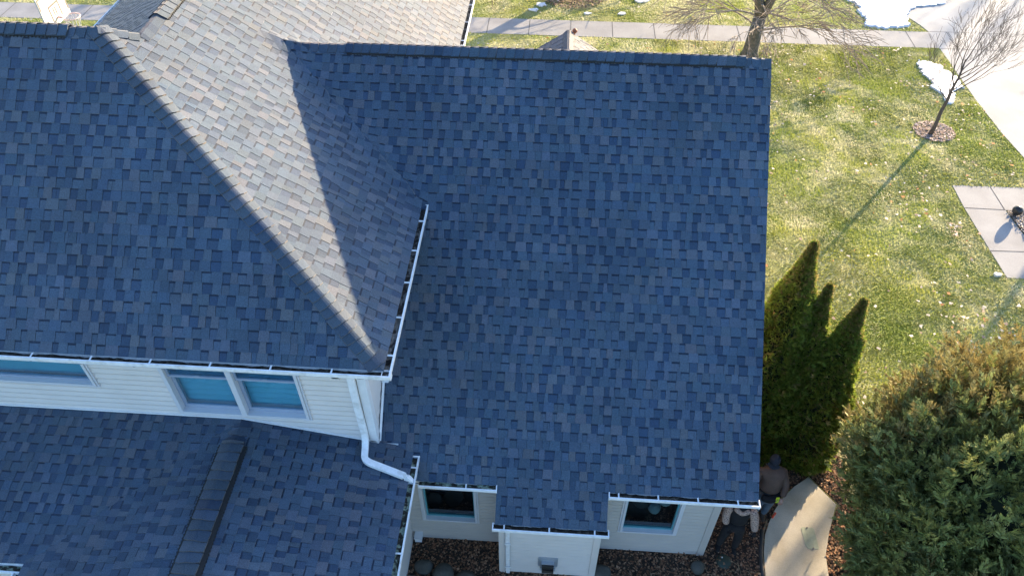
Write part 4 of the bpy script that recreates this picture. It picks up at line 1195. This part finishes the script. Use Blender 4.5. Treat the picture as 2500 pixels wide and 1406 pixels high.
for c in ((4.93, 6.945), (4.965, 6.555)): m.tube([(c[0], c[1], 0.05), (c[0], c[1], 0.062)], 0.016, 10)
m.build('bolt', 'board_line', t)
m = MB(); m.tube([(3.72, 5.62, 0.05), (3.80, 5.96, 0.06)], 0.025, 6); m.box((3.79, 5.92, 0.075), (0.06, 0.02, 0.03))
tag(m.build('wooden_stake', 'stake'), 'short pale wooden stake lying in the mulch near the walk', 'stake')
m = MB(); rng = random.Random(3)
for k in range(26):
    a = rng.uniform(0, 6.28); x, y = 3.35 + rng.uniform(-0.35, 0.45), 5.78 + rng.uniform(-0.25, 0.3)
    m.tube([(x, y, 0.03), (x + 0.12 * math.cos(a), y + 0.12 * math.sin(a), 0.08), (x + 0.26 * math.cos(a + 0.3), y + 0.26 * math.sin(a + 0.3), 0.05)], 0.003, 4)
tag(m.build('dried_stalks', 'dried'), 'tangle of dried pale stalks on the mulch beside the valve cover', 'dead plant')
for i, (x, y) in enumerate(((2.05, 5.80), (2.85, 5.72), (1.75, 5.70))):
    m = MB(); rng = random.Random(60 + i)
    for k in range(16):
        a = k * 0.8 + rng.uniform(-.2, .2); e = rng.uniform(0.03, 0.10); L = rng.uniform(0.08, 0.15)
        m.tube([(0, 0, 0.02), (L * 0.6 * math.cos(a), L * 0.6 * math.sin(a), e), (L * math.cos(a), L * math.sin(a), e * 0.6)], [0.006, 0.005, 0.001], 4)
    o = m.build('perennial_stub', 'dried'); o.location = (x, y, 0)
    tag(o, ['pale cut back plant in the bed, middle of the right bed', 'pale cut back plant near the round grey boulder', 'pale cut back plant nearest the bay wall'][i], 'plant', 'cut back plants in the right bed')
# edging along the walk
m = MB(); E_ = [(3.98, 5.7), (4.0, 6.2), (4.03, 6.47), (4.10, 6.79), (4.22, 7.06)]
m.tube([(x, y, 0.03) for x, y in E_], [0.035, 0.04, 0.045, 0.04, 0.03], 8)
tag(m.build('lawn_edging', 'rubber', None, True), 'black edging tube curving along the left side of the walk', 'edging')
# bollard ball and post by the front walk
t = thing('garden_globe', 'small dark ball ornament standing at the corner of the front walk', 'ornament', loc=(12.16, 16.22, 0))
m = MB(); m.tube([(0, 0, 0), (0, 0, 0.12)], [0.06, 0.03], 10); m.build('base', 'rubber', t, True)
m = MB(); m.ball((0, 0, 0.22), 0.13, 18, 12); m.build('ball', 'black_ball', t, True)
# timber step at the lower left
m = MB(); m.span((-2.19, 5.2, 0.0), (-1.62, 5.56, 0.10)); m.span((-2.19, 5.2, 0.1), (-1.64, 5.54, 0.115))
tag(m.build('splash_block', 'flashing'), 'grey splash block beside the wing wall at the bottom edge', 'splash block')

# ================================================================= basketball hoop
t = thing('basketball_hoop', 'white basketball backboard with net, standing beyond the upper left ridge', 'basketball hoop', loc=(-14.05, 19.5, 0))
m = MB(); m.span((-0.04, -0.62, 2.86), (0, 0.62, 3.78)); bb = m.build('backboard', 'board_white', t)
m = MB()
def ln(y0, z0, y1, z1): m.span((0.001, y0, z0), (0.005, y1, z1))
ln(-0.26, 3.0, -0.215, 3.42); ln(0.215, 3.0, 0.26, 3.42); ln(-0.215, 3.37, 0.215, 3.42)
ln(-0.09, 3.12, -0.05, 3.32); ln(0.01, 3.10, 0.05, 3.32); ln(-0.60, 3.72, 0.60, 3.765); ln(-0.60, 3.45, -0.56, 3.72); ln(0.565, 3.0, 0.61, 3.35)
m.build('board_marking', 'board_line', bb)
m = MB(); ring = [(0.40 + 0.225 * math.cos(i * math.pi / 12), 0.225 * math.sin(i * math.pi / 12), 3.05) for i in range(25)]
m.tube(ring, 0.014, 6, cap=False); m.span((0.0, -0.06, 3.02), (0.19, 0.06, 3.05)); rm = m.build('rim', 'rim', t, True)
m = MB()
for i in range(12):
    a = i * math.pi / 6
    for s in (1, -1):
        m.tube([(0.40 + 0.225 * math.cos(a), 0.225 * math.sin(a), 3.04), (0.40 + 0.17 * math.cos(a + s * 0.26), 0.17 * math.sin(a + s * 0.26), 2.85), (0.40 + 0.12 * math.cos(a + s * 0.52), 0.12 * math.sin(a + s * 0.52), 2.62)], 0.006, 4, cap=False)
m.build('net', 'net', rm)
m = MB(); m.tube([(-0.75, 0, 0), (-0.75, 0, 2.6), (-0.05, 0, 3.2)], 0.05, 8); m.tube([(-0.75, 0, 2.2), (-0.05, 0, 2.95)], 0.025, 6); m.build('pole', 'pole', t, True)
m = MB(); m.span((-1.3, -0.4, 0), (-0.3, 0.4, 0.16)); m.build('base', 'pole', t)

# ================================================================= people
def skin_mesh(name, chains, m_, parent, sub=2):
    """chains: list of (points, radii); first vertex of first chain is the root. points may be ('ref', i)"""
    V = []; E = []; RD = []
    for pts, rad in chains:
        prev = None
        for p, r in zip(pts, rad):
            if isinstance(p, int): idx = p
            else:
                V.append(tuple(p)); RD.append(r); idx = len(V) - 1
            if prev is not None: E.append((prev, idx))
            prev = idx
    me = bpy.data.meshes.new(name); me.from_pydata(V, E, [])
    o = bpy.data.objects.new(name, me); COL.objects.link(o)
    sk = o.modifiers.new('skin', 'SKIN'); sk.use_smooth_shade = True
    for i, r in enumerate(RD):
        rr = r if isinstance(r, tuple) else (r, r)
        me.skin_vertices[0].data[i].radius = rr
        me.skin_vertices[0].data[i].use_root = (i == 0)
    ss = o.modifiers.new('sub', 'SUBSURF'); ss.levels = sub; ss.render_levels = sub
    me.materials.append(MATS[m_])
    if parent is not None: o.parent = parent
    return o
def skin_parts(coll, prefix_mat=None): pass

def hand(parent_obj, wrist, fwd, side_, up_, m_, name='glove', grip=0.5, s=1.0):
    """hand with palm, five fingers; fwd: direction of fingers; side_: towards the thumb"""
    W_ = Vector(wrist); f = Vector(fwd).normalized(); sd = Vector(side_); sd = (sd - f * sd.dot(f)).normalized(); u = f.cross(sd)
    ch = [([W_, W_ + f * 0.045 * s, W_ + f * 0.085 * s], [0.026 * s, (0.036 * s, 0.020 * s), (0.038 * s, 0.018 * s)])]
    pieces = [skin_mesh(name, ch, m_, parent_obj, 2)]
    for k, (o_, L) in enumerate(((0.030, 0.070), (0.010, 0.078), (-0.010, 0.072), (-0.029, 0.056))):
        b = W_ + f * 0.08 * s + sd * o_ * s
        d = f; pts = [W_ + f * 0.05 * s + sd * o_ * 0.8 * s, b]; q = b
        for j in range(3):
            an = grip * (j + 0.6)
            q = q + (f * math.cos(an) + u * math.sin(an)) * (L * s / 3); pts.append(q)
        pieces.append(skin_mesh('finger', [(pts, [0.010 * s, 0.0095 * s, 0.009 * s, 0.0085 * s, 0.0075 * s])], m_, pieces[0], 1))
    b = W_ + f * 0.02 * s + sd * 0.025 * s
    pts = [b, b + (f * 0.5 + sd * 0.8) * 0.03 * s, b + (f * 0.9 + sd * 0.9) * 0.05 * s + u * 0.008, b + (f * 1.5 + sd * 0.9) * 0.055 * s + u * 0.015]
    pieces.append(skin_mesh('thumb', [(pts, [0.012 * s, 0.011 * s, 0.010 * s, 0.008 * s])], m_, pieces[0], 1))
    return pieces[0]
def head(parent_obj, c, face, hat, hatm, tilt=0.0):
    c = Vector(c); f = Vector(face).normalized(); s = f.cross(Vector((0, 0, 1))).normalized(); u = s.cross(f)
    m = MB(); i0 = len(m.v); nu, nv = 18, 14
    for j in range(nv + 1):
        b = -math.pi / 2 + math.pi * j / nv
        for k in range(nu):
            a = 2 * math.pi * k / nu
            x, y, z = math.cos(a) * math.cos(b), math.sin(a) * math.cos(b), math.sin(b)
            wx = 0.076 * (1 - 0.22 * max(0, -z)); wy = 0.098; wz = 0.118
            px, py, pz = x * wx, y * wy, z * wz
            if y > 0.75 and -0.35 < z < 0.15 and abs(x) < 0.35: py += 0.020 * (1 - abs(x) / 0.35)      # nose
            if y > 0.6 and -0.02 < z < 0.35 and 0.2 < abs(x) < 0.6: py -= 0.006                        # eye sockets
            if y > 0.5 and z < -0.6: py += 0.012                                                       # chin
            m.v.append(tuple(c + s * px + f * py + u * pz))
    for j in range(nv):
        for k in range(nu):
            a = i0 + j * nu + k; b = i0 + j * nu + (k + 1) % nu
            m.f.append((a, b, b + nu, a + nu)); m.t.append(None)
    for sg in (-1, 1): m.ball(c + s * sg * 0.078 + u * -0.005, (0.014, 0.022, 0.03), 8, 6)
    h = m.build('head', 'skin', parent_obj, True)
    m = MB()
    for sg in (-1, 1): m.ball(c + s * sg * 0.03 + f * 0.088 + u * 0.012, 0.011, 8, 6)
    m.build('eye', 'interior_dark', h, True)
    m = MB(); m.box(c + f * 0.093 - u * 0.05, (0.04, 0.012, 0.010)); m.build('mouth', 'rim', h)
    if hat == 'cap':
        m = MB(); i0 = 0
        for j in range(8):
            b = -0.15 + (math.pi / 2 + 0.15) * j / 7
            for k in range(18):
                a = 2 * math.pi * k / 18; x, y, z = math.cos(a) * math.cos(b), math.sin(a) * math.cos(b), math.sin(b)
                m.v.append(tuple(c + s * x * 0.092 + f * y * 0.112 + u * (z * 0.132 + 0.012)))
        for j in range(7):
            for k in range(18):
                a = j * 18 + k; b = j * 18 + (k + 1) % 18; m.f.append((a, b, b + 18, a + 18)); m.t.append(None)
        # brim
        for k in range(8):
            a0 = math.pi * (0.2 + 0.6 * k / 8); a1 = math.pi * (0.2 + 0.6 * (k + 1) / 8)
            q = [c + s * math.cos(a) * 0.088 * r + f * (math.sin(a) * 0.105 * r) + u * (0.015 - 0.02 * (r > 1)) for a, r in ((a0, 1.0), (a1, 1.0), (a1, 1.55), (a0, 1.55))]
            m.face(q)
        m.build('cap', hatm, h, True)
    else:
        m = MB(); m.ball(c - f * 0.015 + u * 0.022, (0.098, 0.112, 0.122), 18, 12, rough=0.03)
        m.ball(c - f * 0.06 - u * 0.07, (0.085, 0.07, 0.14), 14, 10, rough=0.05)
        m.build('hair', hatm, h, True)
    return h

# person 1: stands at the gable corner, bent towards the wall, seen from above
P1 = thing('person', 'person in a brown jacket and dark cap bending at the gable corner beside the arborvitae', 'person', 'two people at the house corner', loc=(4.06, 7.13, 0))
body = skin_mesh('body', [
    ([(0, 0.02, 0.90), (0.01, 0.06, 1.06), (0.02, 0.12, 1.20), (0.02, 0.17, 1.33), (0.01, 0.22, 1.43)], [(0.205, 0.17), (0.21, 0.175), (0.22, 0.175), (0.19, 0.16), (0.09, 0.08)]),
    ([3, (0.20, 0.16, 1.30), (0.27, 0.02, 1.10), (0.20, -0.14, 0.98)], [0, 0.085, 0.07, 0.055]),
    ([3, (-0.19, 0.16, 1.30), (-0.30, 0.02, 1.12), (-0.26, -0.18, 1.02)], [0, 0.085, 0.07, 0.055])], 'jacket_brown', P1)
skin_mesh('trousers', [([(0, 0.0, 0.93), (0.0, -0.02, 0.84)], [(0.155, 0.13), (0.15, 0.13)]), ([1, (0.10, -0.02, 0.72), (0.12, 0.02, 0.45), (0.10, 0.03, 0.10)], [0, 0.095, 0.07, 0.06]),
                       ([1, (-0.10, -0.03, 0.72), (-0.16, -0.14, 0.46), (-0.22, -0.05, 0.10)], [0, 0.095, 0.07, 0.06])], 'jeans', P1)
skin_mesh('tool_belt', [([(-0.14, -0.10, 0.90), (0.0, -0.17, 0.92), (0.14, -0.10, 0.92), (0.19, 0.02, 0.92)], [0.07, 0.075, 0.075, 0.05])], 'trouser_black', P1)
skin_mesh('boot', [([(0.10, 0.04, 0.10), (0.10, 0.02, 0.05), (0.10, -0.13, 0.04)], [0.055, 0.055, 0.04])], 'boot', P1)
skin_mesh('boot', [([(-0.22, -0.04, 0.10), (-0.22, -0.06, 0.05), (-0.23, -0.20, 0.04)], [0.055, 0.055, 0.04])], 'boot', P1)
head(P1, (0.01, 0.245, 1.545), (-0.25, -0.75, -0.60), 'cap', 'cap_navy')
hand(P1, (0.20, -0.15, 0.975), (-0.35, -0.8, -0.4), (-1, 0, 0.2), None, 'skin', 'hand', 0.6)
hand(P1, (-0.26, -0.19, 1.01), (-0.2, -0.9, -0.2), (1, 0, 0.2), None, 'skin', 'hand', 0.6)
m = MB(); rt_ = Matrix.Rotation(R(-20), 3, 'X') @ Matrix.Rotation(R(8), 3, 'Z')
m.box((0.115, -0.185, 0.965), (0.055, 0.012, 0.115), rt_); m.box((0.09, -0.19, 0.905), (0.10, 0.012, 0.022), Matrix.Rotation(R(-25), 3, 'Y')); lb_ = m.build('badge', 'neon', P1)
m = MB()
for k in range(3): m.box((0.115, -0.193 - 0.0025 * k + 0.004, 0.985 - 0.022 * k), (0.030, 0.004, 0.006), rt_)
m.build('badge_print', 'neon_mark', lb_)
m = MB(); m.tube([(4.24, 6.93, 0.55), (4.21, 6.90, 0.43)], 0.02, 8)
o = m.build('tool_handle', 'red_tool', None, True); o.parent = P1; o.location = (-4.06, -7.13, 0)

# person 2: under the eave at the front corner, only arms and torso show
P2 = thing('person', 'person with leopard print sleeves and black clothes standing under the eave corner', 'person', 'two people at the house corner', loc=(3.42, 6.50, 0))
P2.rotation_euler = (0, 0, R(-8))
skin_mesh('body', [([(0, 0, 0.92), (0, 0.0, 1.08), (0, 0.02, 1.24), (0, 0.03, 1.38), (0, 0.03, 1.47)], [(0.16, 0.12), (0.155, 0.115), (0.19, 0.125), (0.17, 0.11), (0.055, 0.055)])], 'vest_black', P2)
skin_mesh('trousers', [([(0, 0, 0.95), (0, 0, 0.86)], [(0.16, 0.125), (0.155, 0.125)]), ([1, (-0.10, 0, 0.75), (-0.13, -0.02, 0.45), (-0.14, 0.0, 0.08)], [0, 0.10, 0.075, 0.065]),
                       ([1, (0.10, 0, 0.75), (0.12, -0.04, 0.45), (0.13, 0.0, 0.08)], [0, 0.10, 0.075, 0.065])], 'trouser_black', P2)
skin_mesh('sleeve', [([(-0.17, 0.03, 1.36), (-0.22, 0.0, 1.22), (-0.22, -0.07, 1.10), (-0.19, -0.14, 1.02)], [0.075, 0.075, 0.072, 0.06])], 'leopard', P2)
skin_mesh('sleeve', [([(0.17, 0.03, 1.36), (0.24, 0.0, 1.22), (0.27, -0.05, 1.06), (0.30, -0.10, 0.92)], [0.075, 0.078, 0.075, 0.062])], 'leopard', P2)
skin_mesh('collar', [([(-0.13, -0.03, 1.42), (0.0, -0.09, 1.36), (0.13, -0.03, 1.42)], [0.05, 0.04, 0.05])], 'leopard', P2)
hand(P2, (-0.185, -0.15, 1.01), (0.5, -0.6, -0.5), (0.8, 0.2, 0.4), None, 'vest_black', 'glove', 0.5)
hand(P2, (0.305, -0.11, 0.90), (0.05, -0.3, -1), (-1, -0.2, 0.1), None, 'vest_black', 'glove', 0.3)
head(P2, (0, 0.05, 1.60), (0, -1, -0.15), 'hair', 'hair')
skin_mesh('boot', [([(-0.14, 0.03, 0.08), (-0.14, 0.0, 0.045), (-0.15, -0.15, 0.04)], [0.055, 0.055, 0.04])], 'trouser_black', P2)
skin_mesh('boot', [([(0.13, 0.03, 0.08), (0.13, 0.0, 0.045), (0.15, -0.15, 0.04)], [0.055, 0.055, 0.04])], 'trouser_black', P2)
